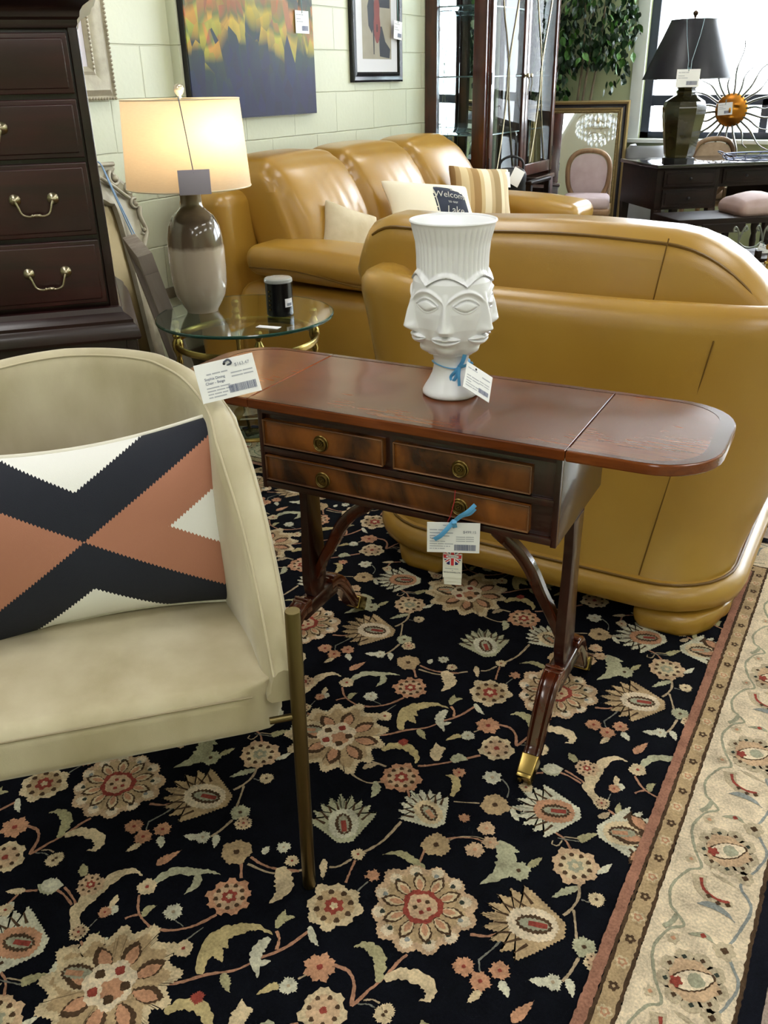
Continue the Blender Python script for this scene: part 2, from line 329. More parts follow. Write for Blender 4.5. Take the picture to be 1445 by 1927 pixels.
# ceiling light fixtures
lf = None
LPL = [c_+' '+r_ for r_ in ('above the block wall side', 'along the middle of the room', 'along the right side of the room') for c_ in ('behind the camera,', 'above the rug,', 'above the sofas,', 'nearest the window wall,')]
for i, (x, y) in enumerate(LAMPS):
    o = thing('ceiling_light', 'recessed white light panel, '+LPL[i], 'ceiling light', (x, y, CEIL), 0, 'ceiling light panels')
    if lf is None:
        f = MB()
        for (cx_, cy_, sx, sy) in [(-.28, 0, .04, 1.24), (.28, 0, .04, 1.24), (0, -.59, .6, .04), (0, .59, .6, .04)]: f.box((cx_, cy_, -.014), (sx, sy, .028))
        fo = f.build('frame', M_white, o); lf = fo.data
    else:
        fo = bpy.data.objects.new('frame', lf); C.objects.link(fo); fo.parent = o
RUGM=[('S','pink',0.006,[(0.0203,-0.0948),(0.0137,-0.1157),(0.01,-0.1372),(0.0047,-0.1591),(-0.0038,-0.1824),(-0.0089,-0.2035),(-0.0136,-0.2174)]),('L','cream',0.024,[(0.0104,-0.1536),(0.0251,-0.1325),(0.0474,-0.1251),(0.0711,-0.125),(0.0851,-0.1359),(0.0856,-0.1494),(0.0759,-0.1592)]),('L','olive',0.022,[(0.004,-0.1618),(-0.0078,-0.1372),(-0.0191,-0.1213),(-0.0373,-0.1137),(-0.0529,-0.1146),(-0.0646,-0.1261)]),('L','olive',0.016,[(-0.0346,0.0775),(-0.0679,0.0842),(-0.094,0.0858),(-0.1201,0.0685)]),('F','flat',-0.0411,0.1372,0.027),('S','pink',0.005,[(-0.0547,0.1168),(-0.0492,0.0819)]),('S','sand',0.003,[(-0.0234,0.1599),(-0.0137,0.1734),(0.0145,0.1911),(0.0493,0.1961)]),('F','daisy',-0.1385,-0.073,0.0493),('S','pink',0.005,[(-0.1467,-0.0198),(-0.153,0.0069),(-0.158,0.0321)]),('F','bud',-0.1603,0.0466,0.0134),('S','sand',0.006,[(-0.1543,0.0563),(-0.1442,0.0746),(-0.1344,0.1029),(-0.1277,0.1574)]),('S','sand',0.005,[(-0.1652,0.0312),(-0.1779,0.0056),(-0.192,-0.0051)]),('L','cream',0.014,[(-0.2101,0.0068),(-0.2001,-0.0126),(-0.1872,-0.0344)]),('S','sand',0.005,[(-0.2194,-0.0231),(-0.2749,-0.0656),(-0.3306,-0.0712)]),('F','tiny',-0.1111,0.0176,0.0141),('S','grey',0.003,[(-0.1121,0.002),(-0.1185,-0.025)]),('L','white',0.014,[(-0.1524,-0.1272),(-0.136,-0.1445),(-0.1184,-0.153)]),('F','pinkf',-0.095,-0.185,0.0264),('S','pink',0.007,[(-0.0768,-0.1702),(-0.0506,-0.168),(-0.0302,-0.1829),(-0.0136,-0.2174)]),('F','dotf',-0.0487,-0.2455,0.0372),('S','sand',0.0035,[(-0.0023,-0.1999),(0.0104,-0.1918),(0.0232,-0.1915)]),('F','eye',0.0386,-0.1998,0.0148),('F','flat',0.0171,0.2854,0.0279),('S','sand',0.004,[(-0.0599,0.2546),(-0.0119,0.2751)]),('S','sand',0.005,[(0.0412,0.2948),(0.0708,0.2965)]),('L','white',0.014,[(0.0498,0.2923),(0.063,0.2782),(0.0759,0.2678)]),('F','tiny',-0.0226,0.2248,0.0116),('S','pink',0.004,[(-0.0305,0.161),(-0.0078,0.1766),(0.0193,0.188),(0.0373,0.1863)]),('F','tanf',0.0272,0.2208,0.0172),('F','tanf',0.0285,0.162,0.0183),('F','tanf',0.0472,0.1917,0.0158),('L','greenish',0.036,[(0.0579,0.2008),(0.0816,0.1845),(0.0932,0.1563),(0.0892,0.1267),(0.0687,0.0932)]),('S','red',0.004,[(0.0673,0.1928),(0.0847,0.1798),(0.0941,0.1599),(0.0937,0.1382)]),('F','sagef',0.1194,0.1552,0.0217),('L','olive',0.014,[(0.1317,0.1711),(0.1393,0.1875),(0.1465,0.2055)]),('L','greenish',0.014,[(0.069,0.2035),(0.0912,0.1961),(0.105,0.1973)]),('F','bigf',0.2072,0.2152,0.0424),('L','white',0.013,[(0.2464,0.2183),(0.2573,0.2333),(0.2648,0.2528)]),('S','pink',0.005,[(0.1899,0.2466),(0.1687,0.2675),(0.1419,0.2763)]),('S','sand',0.003,[(0.1657,0.2626),(0.1622,0.246),(0.1519,0.2453),(0.1499,0.254)]),('S','sand',0.003,[(0.1648,0.272),(0.19,0.2808)]),('L','olive',0.014,[(0.1905,0.2794),(0.2061,0.2961),(0.2207,0.3124)]),('S','sand',0.006,[(0.2247,0.1826),(0.2344,0.1531),(0.2314,0.1234),(0.2235,0.1026)]),('S','sand',0.005,[(0.2349,0.1225),(0.2468,0.0964),(0.2589,0.0663)]),('L','greenish',0.015,[(0.2261,0.1717),(0.209,0.1507),(0.193,0.1277)]),('F','eye',0.2639,0.1621,0.015),('S','grey',0.003,[(0.2401,0.1491),(0.2548,0.1501)]),('S','pink',0.006,[(0.0967,-0.0095),(0.121,-0.0001),(0.1404,0.0157)]),('S','grey',0.004,[(0.147,0.0051),(0.1401,-0.0191),(0.129,-0.0476)]),('F','salm',0.1125,-0.0701,0.0179),('F','salm',0.147,-0.0811,0.0176),('F','salm',0.1673,-0.0485,0.017),('L','white',0.016,[(0.1746,-0.0659),(0.186,-0.0737),(0.1963,-0.0863)]),('L','cream',0.014,[(0.1545,-0.0956),(0.1503,-0.1093),(0.1441,-0.1251)]),('S','grey',0.003,[(0.129,-0.0476),(0.1402,-0.0658)]),('F','sagef',0.2745,0.0595,0.0197),('S','sand',0.006,[(0.273,0.0362),(0.2693,0.005),(0.2631,-0.0174)]),('F','creamf',0.2504,-0.0267,0.0152),('L','white',0.016,[(0.2445,-0.0323),(0.2297,-0.0357),(0.2139,-0.042)]),('L','white',0.016,[(0.27,-0.0089),(0.2781,-0.0208),(0.2872,-0.0364)]),('F','dotf',0.2978,0.0399,0.0174),('L','salmon',0.014,[(0.2137,-0.1145),(0.2247,-0.0953),(0.2358,-0.0703)]),('P','peach',0.1773,0.0584,0.082,3.4),('P','leafy',-0.2281,0.1029,0.072,2.2),('P','kpink',0.1223,0.3244,0.075,3.5),('P','white',-0.0953,0.2065,0.062,2.6),('P','white',0.2697,0.3373,0.075,0.4),('R','rose',0.0,0.0,0.092),('R','lotus',0.3233,0.3447,0.108),('L','cream',0.026,[(0.1974,-0.2983),(0.1666,-0.2721),(0.1611,-0.2488),(0.1626,-0.2238),(0.164,-0.1982),(0.1728,-0.168),(0.1919,-0.1505),(0.2127,-0.152)]),('S','salmon',0.004,[(0.1822,-0.2841),(0.1647,-0.2574),(0.1626,-0.2265),(0.164,-0.1982)]),('F','daisyr',0.1426,-0.2127,0.0245),('F','dotf',0.1992,-0.2949,0.0164),('S','pink',0.005,[(0.2158,-0.3055),(0.2386,-0.3146),(0.2579,-0.3182)]),('L','sand',0.014,[(0.2039,-0.3336),(0.2138,-0.3234),(0.2206,-0.3101)]),('L','olive',0.014,[(0.2404,-0.3089),(0.2341,-0.2954),(0.2296,-0.2757)]),('S','pink',0.005,[(0.1454,-0.2601),(0.1202,-0.2524),(0.0947,-0.2499)]),('L','greenish',0.024,[(0.0965,-0.2489),(0.0804,-0.2577),(0.0565,-0.2596)]),('S','pink',0.005,[(0.0663,-0.2681),(0.0476,-0.2797),(0.0419,-0.2896),(0.0442,-0.3206)]),('L','cream',0.014,[(0.0466,-0.2788),(0.0344,-0.2883),(0.0175,-0.2988)]),('F','bud',0.05,-0.3254,0.0139),('F','salm',0.2098,-0.2433,0.0118),('L','white',0.02,[(0.2098,-0.2433),(0.2186,-0.2307),(0.2205,-0.2217)]),('L','cream',0.012,[(0.2099,-0.2328),(0.2066,-0.216),(0.2015,-0.2053)]),('S','grey',0.002,[(0.2079,-0.2598),(0.2077,-0.2777)]),('L','olive',0.018,[(0.1167,-0.2043),(0.1043,-0.1938),(0.0936,-0.1851)]),('F','bud',0.2373,-0.1666,0.0179),('S','pink',0.005,[(0.2368,-0.1861),(0.2551,-0.2081),(0.2749,-0.2206),(0.3011,-0.2266),(0.3169,-0.223)]),('S','pink',0.005,[(0.2649,-0.2184),(0.2553,-0.2275),(0.25,-0.2355)]),('L','olive',0.014,[(0.275,-0.218),(0.2724,-0.2013),(0.2814,-0.1885)]),('F','eye',0.0377,-0.2067,0.0152),('S','grey',0.0025,[(0.0198,-0.2015),(0.0063,-0.2028),(-0.0068,-0.21)]),('L','olive',0.015,[(0.1961,0.2749),(0.2025,0.2895),(0.2138,0.3047)]),('S','grey',0.003,[(0.156,0.264),(0.1857,0.2725),(0.1953,0.2755)]),('S','pink',0.006,[(-0.4002,-0.2628),(-0.3674,-0.2542),(-0.3428,-0.2368),(-0.3256,-0.2166),(-0.3107,-0.1867)]),('F','pinkbig',-0.314,-0.1463,0.0394),('L','greenish',0.018,[(0.2413,-0.1654),(0.2458,-0.136),(0.2618,-0.1121),(0.2926,-0.0984),(0.311,-0.0868),(0.3375,-0.08)]),('L','greenish',0.016,[(0.2965,-0.0963),(0.312,-0.1179),(0.3076,-0.1467)]),('F','creamf',0.3161,-0.1845,0.0168),('S','grey',0.0025,[(0.3304,-0.196),(0.3511,-0.1982)]),('F','bud',-0.3166,-0.2668,0.0165),('S','grey',0.003,[(-0.3234,-0.2499),(-0.3137,-0.2182)]),('L','yellow',0.026,[(-0.2623,-0.2914),(-0.2752,-0.2642),(-0.2829,-0.2303),(-0.2721,-0.2087),(-0.2528,-0.1876),(-0.2327,-0.1739),(-0.1993,-0.1715)]),('L','yellow',0.018,[(-0.2799,-0.2339),(-0.2599,-0.2458),(-0.2418,-0.2558)]),('L','yellow',0.018,[(-0.2756,-0.2107),(-0.264,-0.2251),(-0.2498,-0.2302)]),('S','salmon',0.006,[(-0.198,-0.1629),(-0.185,-0.1742),(-0.1766,-0.1926)]),('L','olive',0.016,[(-0.2007,-0.1591),(-0.2046,-0.1397),(-0.2095,-0.1204)]),('L','olive',0.012,[(-0.205,-0.1427),(-0.1969,-0.1328),(-0.1858,-0.1254)]),('S','pink',0.006,[(-0.305,-0.3373),(-0.2761,-0.3132),(-0.2504,-0.2849),(-0.213,-0.2547),(-0.1918,-0.2185),(-0.1674,-0.1851),(-0.1486,-0.1346)]),('L','white',0.022,[(-0.2005,-0.18),(-0.2042,-0.2052),(-0.1948,-0.2276),(-0.1733,-0.2498)]),('L','olive',0.015,[(-0.2279,-0.2701),(-0.2138,-0.2815),(-0.1972,-0.2933)]),('L','white',0.012,[(-0.1874,-0.2309),(-0.1723,-0.2153)]),('F','redf',-0.237,-0.3243,0.0095),('L','yellow',0.022,[(-0.2659,-0.3693),(-0.2539,-0.3471),(-0.2324,-0.3353),(-0.2074,-0.3394),(-0.1865,-0.3561),(-0.1832,-0.3711)]),('L','cream',0.028,[(-0.1466,-0.3426),(-0.1574,-0.3228),(-0.1621,-0.3079),(-0.1735,-0.2917)]),('L','cream',0.014,[(-0.1574,-0.3228),(-0.1523,-0.3025),(-0.1445,-0.3005)]),('F','creamf',-0.1209,-0.2375,0.0153),('L','yellow',0.014,[(-0.1331,-0.2465),(-0.1449,-0.253),(-0.157,-0.2747)]),('S','sand',0.004,[(-0.1145,-0.2199),(-0.1063,-0.2047)]),('L','cream',0.034,[(-0.2719,-0.049),(-0.2506,-0.0678),(-0.2373,-0.0901),(-0.2415,-0.1239)]),('S','salmon',0.004,[(-0.263,-0.0503),(-0.2431,-0.0727)]),('F','flat',0.3309,-0.0243,0.0288),('S','pink',0.006,[(-0.3443,-0.0728),(-0.3209,-0.1031)]),('S','pink',0.006,[(-0.3355,-0.0554),(-0.3078,-0.0592),(-0.2781,-0.0554),(-0.2364,-0.0389)]),('F','bud',-0.2612,-0.0261,0.0129),('L','salmon',0.012,[(0.2174,-0.1208),(0.2255,-0.1039),(0.2356,-0.0825)]),('L','white',0.014,[(-0.3172,-0.0391),(-0.32,-0.0278),(-0.3192,-0.0176)]),('F','creamf',-0.2936,-0.007,0.0136),('F','pinkbig',-0.1849,0.2636,0.042),('S','sand',0.005,[(-0.2291,0.2778),(-0.2626,0.277),(-0.2942,0.2775)]),('L','sand',0.014,[(-0.2709,0.2488),(-0.2592,0.2659),(-0.2432,0.281)]),('S','pink',0.006,[(-0.1752,-0.3748),(-0.155,-0.3618),(-0.1176,-0.3287),(-0.0713,-0.2817)]),('L','greenish',0.024,[(-0.1176,-0.3287),(-0.1084,-0.3106),(-0.0886,-0.3086)]),('S','sand',0.005,[(-0.3087,0.2391),(-0.2724,0.2205),(-0.2377,0.2186),(-0.2142,0.2354)]),('L','greenish',0.018,[(-0.228,0.228),(-0.2132,0.2075),(-0.2118,0.1845)]),('S','pink',0.006,[(-0.1598,0.2444),(-0.1341,0.207)]),('L','yellow',0.018,[(-0.0697,0.2653),(-0.0727,0.2956),(-0.0881,0.316),(-0.1074,0.3138)]),('F','salm',-0.0851,0.3343,0.0137),('F','creamf',-0.0219,-0.3321,0.0196),('S','grey',0.003,[(0.0019,0.3604),(0.0229,0.3432),(0.0313,0.316)]),('L','white',0.016,[(0.0463,-0.3076),(0.0687,-0.3515)]),('L','white',0.03,[(0.0618,-0.2533),(0.0817,-0.2469),(0.1003,-0.2369)]),('S','pink',0.005,[(0.1038,-0.2392),(0.134,-0.248),(0.1656,-0.2634)])]
# ================================================================== RUG
RU = (-.697, -.035); RV = (.004, .686); RO = (-.492, .959)
RCOL = {'black': '#0b0d14', 'pink': '#a57a62', 'sand': '#a8957a', 'grey': '#77766c', 'cream': '#c9b593', 'olive': '#a39c78', 'white': '#c4c0aa',
        'greenish': '#aaa88c', 'yellow': '#b3a276', 'salmon': '#b98a6c', 'red': '#8e4238', 'tan': '#b09774', 'brown': '#4f3d2d', 'peach': '#c0a283',
        'dgreen': '#3a4038', 'ivory': '#d8c6ab', 'bpink': '#b99a80', 'sage': '#9a9882', 'bluegrey': '#8b8f8c', 'strip': '#9c6f5c', 'bgrey': '#b5a68c', 'edge': '#11131c', 'outer': '#a8968a'}
RK = list(RCOL)
def yarn(name, c):
    m = mat('yarn_'+name, c, 0.95, bump=0.7, bscale=900, bdist=0.002)
    nt = m.node_tree; b = nt.nodes['Principled BSDF']; b.inputs['Specular IOR Level'].default_value = .08
    tc = nt.nodes.new('ShaderNodeTexCoord'); n = nt.nodes.new('ShaderNodeTexNoise'); n.inputs['Scale'].default_value = 220; n.inputs['Detail'].default_value = 4
    nt.links.new(tc.outputs['Object'], n.inputs['Vector'])
    n4 = nt.nodes.new('ShaderNodeTexNoise'); n4.inputs['Scale'].default_value = 28; n4.inputs['Detail'].default_value = 2; nt.links.new(tc.outputs['Object'], n4.inputs['Vector'])
    ma = nt.nodes.new('ShaderNodeMath'); ma.operation = 'MULTIPLY_ADD'; ma.inputs[1].default_value = .8; nt.links.new(n4.outputs['Fac'], ma.inputs[0]); nt.links.new(n.outputs['Fac'], ma.inputs[2])
    r = nt.nodes.new('ShaderNodeMapRange'); r.inputs['From Min'].default_value = .6; r.inputs['From Max'].default_value = 1.2; r.inputs['To Min'].default_value = 0.6; r.inputs['To Max'].default_value = 1.32
    nt.links.new(ma.outputs[0], r.inputs[0])
    mx = nt.nodes.new('ShaderNodeVectorMath'); mx.operation = 'SCALE'; mx.inputs[0].default_value = lin(c)[:3]
    nt.links.new(r.outputs[0], mx.inputs[3]); nt.links.new(mx.outputs[0], b.inputs['Base Color'])
    return m
RM = [yarn(k, v) for k, v in RCOL.items()]
RI = {k: i for i, k in enumerate(RK)}
rug = MB(); RT = 0.010     # rug thickness
rr = random.Random(7)
LAY = [0]
KZ = [0]
def fz(l):
    return RT+0.0002+0.0002*l+KZ[0]*1.2e-6
def ragged(pts, amp=.0022, step=.0035):
    """add a woolly edge to a closed outline"""
    out = []; n = len(pts)
    for i in range(n):
        a, b = pts[i], pts[(i+1) % n]; L = math.hypot(b[0]-a[0], b[1]-a[1]); k = max(1, int(L/step))
        for j in range(k):
            t = j/k; x, y = a[0]+(b[0]-a[0])*t, a[1]+(b[1]-a[1])*t
            d = (amp if (len(out) % 2) else -amp)*rr.uniform(.2, 1); nx, ny = (b[1]-a[1])/(L or 1), -(b[0]-a[0])/(L or 1)
            out.append((x+nx*d, y+ny*d))
    return out
def fill(col, pts, l, amp=.0016):
    KZ[0] += 1; p = ragged(pts, amp*1.5)
    cx_ = sum(a for a, b in p)/len(p); cy_ = sum(b for a, b in p)/len(p); z = fz(l)
    return (col, [(a, b, z) for a, b in p], (cx_, cy_, z))
def ribbon(col, pts, wf, l, amp=.0014):
    KZ[0] += 1
    P = smoothpts(pts, 7) if len(pts) > 2 else [tuple(np.array(pts[0])*(1-t)+np.array(pts[1])*t) for t in (0, .2, .4, .6, .8, 1)]
    n = len(P); Lf = []; Rt = []
    for i, p in enumerate(P):
        a = P[max(0, i-1)]; b = P[min(n-1, i+1)]; dx, dy = b[0]-a[0], b[1]-a[1]; L = math.hypot(dx, dy) or 1; w = wf(i/(n-1))*.5
        j1 = rr.uniform(-amp, amp); j2 = rr.uniform(-amp, amp)
        Lf.append((p[0]-dy/L*(w+j1), p[1]+dx/L*(w+j1), fz(l))); Rt.append((p[0]+dy/L*(w+j2), p[1]-dx/L*(w+j2), fz(l)))
    return (col, Lf, Rt)
def emit(mb, it, ox, oy):
    if len(it) == 3 and isinstance(it[2], list):
        col, Lf, Rt = it; n = len(Lf); vs = [(x+ox, y+oy, z) for x, y, z in Lf+Rt]
        mb.add(vs, [(i, n+i, n+i+1, i+1) for i in range(n-1)], RI[col])
    else:
        col, P, c = it; n = len(P); vs = [(x+ox, y+oy, z) for x, y, z in P]+[(c[0]+ox, c[1]+oy, c[2])]
        mb.add(vs, [(i, (i+1) % n, n) for i in range(n)], RI[col])
def star(cx_, cy_, r, n, lobe=.18, ph=0, k=6, sx=1, sy=1, rot=0):
    pts = []
    for i in range(n*k):
        a = 2*PI*i/(n*k); q = r*(1-lobe+lobe*abs(math.cos((a-ph)*n/2)))*(1+.05*math.sin(a*3+cx_*90)+.03*math.sin(a*5+cy_*70))
        x, y = q*math.cos(a)*sx, q*math.sin(a)*sy
        pts.append((cx_+x*math.cos(rot)-y*math.sin(rot), cy_+x*math.sin(rot)+y*math.cos(rot)))
    return pts
def petal(cx_, cy_, a, r0, r1, w):
    out = []
    for t, s_ in [(0, .25), (.3, .85), (.6, 1), (.85, .5), (1, 0), (.85, -.5), (.6, -1), (.3, -.85), (0, -.25)]:
        q = r0+(r1-r0)*t; out.append((cx_+q*math.cos(a)-s_*w*math.sin(a), cy_+q*math.sin(a)+s_*w*math.cos(a)))
    return out
FK = {'flat': ('tan', None, 'brown', 7, .14, 1), 'daisy': ('tan', 'cream', 'red', 8, .22, 3), 'bud': ('cream', None, 'red', 5, .2, 1), 'tiny': ('salmon', None, None, 6, .35, 0),
      'pinkf': ('salmon', None, 'red', 8, .28, 1), 'dotf': ('peach', 'cream', 'dots', 7, .16, 2), 'eye': ('cream', None, 'brown', 8, .22, 1), 'tanf': ('peach', None, 'salmon', 6, .25, 1),
      'sagef': ('greenish', None, 'brown', 7, .2, 1), 'bigf': ('cream', 'peach', 'sage', 9, .18, 3), 'salm': ('salmon', None, 'red', 7, .24, 1), 'creamf': ('white', None, 'sand', 7, .26, 1),
      'daisyr': ('peach', None, 'red', 8, .2, 3), 'pinkbig': ('peach', 'salmon', 'red', 9, .2, 3), 'redf': ('red', None, None, 6, .2, 0)}
cell = []
for it in RUGM:
    if it[0] == 'S': cell.append(ribbon(it[1], it[3], lambda t, w=it[2]: w*(.85+.15*math.sin(t*9)), 0, .0007))
for it in RUGM:
    if it[0] == 'L':
        q = it[3]; nn = len(q)
        def wf(t, w=it[2]):
            b = (t/.3)**.6 if t < .3 else (1 if t < .55 else max(0.03, (1-(t-.55)/.45)**.8)); return w*(.35+.65*b if t < .3 else b)*(1+.12*math.sin(t*40))
        cell.append(ribbon(it[1], q, wf, 1, .0016))
    if it[0] == 'F':
        _, kind, x, y, r = it; c1, c2, c3, n, lobe, lv = FK[kind]; ph = rr.uniform(0, 1)
        r = max(r, .011)
        cell.append(fill(c1 if not c2 else c2, star(x, y, r*1.05, n, lobe, ph), 2))
        if c2: cell.append(fill(c1, star(x, y, r*.72, n, lobe, ph), 3))
        if lv >= 2:
            for i in range(n): a = 2*PI*(i+.5)/n+ph; cell.append(fill('brown', star(x+r*.62*math.cos(a), y+r*.62*math.sin(a), r*.12, 3, .2), 4, .0006))
        if c3 == 'dots': cell.append(fill('red', star(x, y, r*.18, 4, .2), 5, .0008))
        elif c3:
            if lv == 3: cell.append(fill(c3, star(x, y, r*.38, 6, .3), 4, .001)); cell.append(fill('cream', star(x, y, r*.16, 5, .3), 5, .0006))
            else: cell.append(fill(c3, star(x, y, r*.22, 4, .2), 4, .0008))
    if it[0] == 'R' and it[1] == 'rose':
        x, y, r = it[2:]; n = 12
        cell.append(fill('peach', star(x, y, r*1.03, n, .13, .1), 2)); cell.append(fill('tan', star(x, y, r*.86, n, .16, .1), 3))
        for i in range(n):
            a = 2*PI*i/n+.1; cell.append(fill('ivory', star(x+r*.84*math.cos(a), y+r*.84*math.sin(a), r*.13, 5, .1), 4)); cell.append(fill('dgreen' if i % 3 else 'bluegrey', star(x+r*.77*math.cos(a), y+r*.77*math.sin(a), r*.055, 3, .2), 5, .0006))
        for i in range(10):
            a = 2*PI*i/10+.25; cell.append(fill('brown', petal(x, y, a, r*.34, r*.82, r*.13), 6, .001)); cell.append(fill('cream', petal(x, y, a, r*.36, r*.75, r*.10), 7, .0006)); cell.append(fill('salmon', petal(x, y, a, r*.38, r*.66, r*.06), 8, .0005))
        cell.append(fill('red', star(x, y, r*.40, 8, .1), 9, .001)); cell.append(fill('peach', star(x, y, r*.30, 7, .1), 10, .001))
        for i in range(5): a = i*1.26; cell.append(fill('brown' if i % 2 else 'red', star(x+r*.14*math.cos(a), y+r*.14*math.sin(a), r*.05, 4, .2), 11, .0005))
    if it[0] == 'R' and it[1] == 'lotus':
        x, y, r = it[2:]; n = 13
        cell.append(fill('cream', star(x, y, r*1.1, n, .28, .2, k=4), 2)); cell.append(fill('tan', star(x, y, r*.92, n, .28, .2, k=4), 3))
        for i in range(8):
            a = 2*PI*i/8+.3; cell.append(fill('brown', petal(x+.01, y, a, r*.3, r*.82, r*.15), 4, .0012)); cell.append(fill('salmon', petal(x+.01, y, a-.05, r*.32, r*.74, r*.10), 5, .0008))
        cell.append(fill('ivory', star(x, y, r*.42, 7, .16), 6, .0012)); cell.append(fill('salmon', star(x+.012, y-.004, r*.2, 6, .2), 7, .001))
        for i in range(5): a = i*1.26+.4; cell.append(fill('red' if i % 2 else 'brown', star(x+r*.25*math.cos(a), y+r*.25*math.sin(a), r*.085, 4, .2), 8, .0006))
    if it[0] == 'P':
        _, kind, x, y, r, ang = it
        cA, cB, cC = {'peach': ('tan', 'brown', 'ivory'), 'leafy': ('greenish', 'brown', 'white'), 'kpink': ('white', 'brown', 'salmon'), 'white': ('white', 'brown', 'cream')}[kind]
        ca, sa = math.cos(ang), math.sin(ang)
        def loc(u, v): return (x+r*(u*ca-v*sa), y+r*(u*sa+v*ca))
        n = 9; out = [loc(-.75, -.18)]
        for i in range(n*2+1):
            t = i/(n*2); a = (-1.25+2.5*t); q = 1.22 if i % 2 else .96
            q *= (1-.12*abs(math.sin(a))); out.append(loc(-.35+q*1.15*math.cos(a), q*.98*math.sin(a)))
        out.append(loc(-.75, .18)); cell.append(fill(cA, out, 2))
        for i in range(n-1):
            a = -1.0+2.0*i/(n-2); p0 = loc(-.35+.62*math.cos(a), .6*math.sin(a)); p1 = loc(-.35+1.08*math.cos(a*1.02), .9*math.sin(a*1.02))
            cell.append(ribbon(cB, [p0, p1], lambda t: .006*(1-.6*t), 3, .0005))
        cell.append(fill(cC, [loc(-.62+.58*(1-math.cos(t*PI))*.95, .42*math.sin(t*PI)**.7) for t in (0, .2, .4, .6, .8, 1)]+[loc(-.62+.58*(1+math.cos(t*PI))*.95, -.42*math.sin(t*PI)**.7) for t in (.2, .4, .6, .8)], 4))
        cell.append(fill('brown', [loc(-.5+.4*(1-math.cos(t*PI)), .24*math.sin(t*PI)) for t in (0, .25, .5, .75, 1)]+[loc(-.5+.4*(1+math.cos(t*PI)), -.24*math.sin(t*PI)) for t in (.25, .5, .75)], 5))
        cell.append(fill('sage', [loc(-.44+.34*(1-math.cos(t*PI)), .15*math.sin(t*PI)) for t in (0, .25, .5, .75, 1)]+[loc(-.44+.34*(1+math.cos(t*PI)), -.15*math.sin(t*PI)) for t in (.25, .5, .75)], 6))
        cell.append(ribbon('red' if kind != 'white' else 'salmon', [loc(-.38, 0), loc(.02, 0)], lambda t: .010, 7, .0005))
RX0, RX1, RY0, RY1 = -2.10, -.195, -1.05, 2.43      # the black field
BW = .43                                            # border width
rug.rbox(((RX0+RX1)/2, (RY0+RY1)/2, RT/2), (RX1-RX0+2*BW, RY1-RY0+2*BW, RT), .004, RI['black'], n=1, seg=2)
for i in range(-2, 4):
    for j in range(-4, 4):
        ox = RO[0]+i*RU[0]+j*RV[0]; oy = RO[1]+i*RU[1]+j*RV[1]
        for it in cell:
            p = it[2] if isinstance(it[2], tuple) else it[1][len(it[1])//2]
            x, y = p[0]+ox, p[1]+oy
            if RX0-.02 < x < RX1+.02 and RY0-.02 < y < RY1+.02: emit(rug, it, ox, oy)
# border bands (inner edge offset a -> outer offset b) all round the field
def band(a, b, col, l, amp=.0012):
    z = RT+.0034+.0002*l
    def edge(o):
        pts = [(RX1+o, RY0-o), (RX1+o, RY1+o), (RX0-o, RY1+o), (RX0-o, RY0-o)]; out = []
        for k in range(4):
            p, q = pts[k], pts[(k+1) % 4]; n = 560
            for i in range(n):
                t = i/n; x, y = p[0]+(q[0]-p[0])*t, p[1]+(q[1]-p[1])*t; d = rr.uniform(-amp, amp) if i else 0
                if k % 2 == 0: x += d
                else: y += d
                out.append((x, y, z))
        return out
    A_, B_ = edge(a), edge(b); n = len(A_)
    rug.add(A_+B_, [(i, n+i, n+(i+1) % n, (i+1) % n) for i in range(n)], RI[col])
band(0, .020, 'strip', 0); band(.020, .026, 'brown', 1, .0016); band(.026, .057, 'tan', 0); band(.055, .061, 'brown', 1, .0016)
band(.061, .220, 'ivory', 0); band(.217, .224, 'brown', 1, .0016); band(.222, .256, 'edge', 0, .0008); band(.256, .335, 'outer', 0); band(.335, .428, 'edge', 1, .0008)
def bfill(col, pts, l, amp=.0008):
    c, P, cc = fill(col, pts, 0, amp); z = RT+.0038+.0002*l
    return (c, [(x, y, z) for x, y, _ in P], (cc[0], cc[1], z))
def brib(col, pts, wf, l, amp=.0008):
    c, A_, B_ = ribbon(col, pts, wf, 0, amp); z = RT+.0038+.0002*l
    return (c, [(x, y, z) for x, y, _ in A_], [(x, y, z) for x, y, _ in B_])
sm = []   # little flowers of the narrow band (origin on band centre)
sm.append(bfill('brown', star(0, 0, .0095, 5, .35), 1)); sm.append(bfill('tan', star(0, 0, .003, 4, .2), 2, .0003))
sr = [bfill('cream', star(0, 0, .013, 6, .3), 0), bfill('salmon', star(0, 0, .0085, 5, .3), 1), bfill('cream', star(0, 0, .004, 4, .2), 2, .0003)]
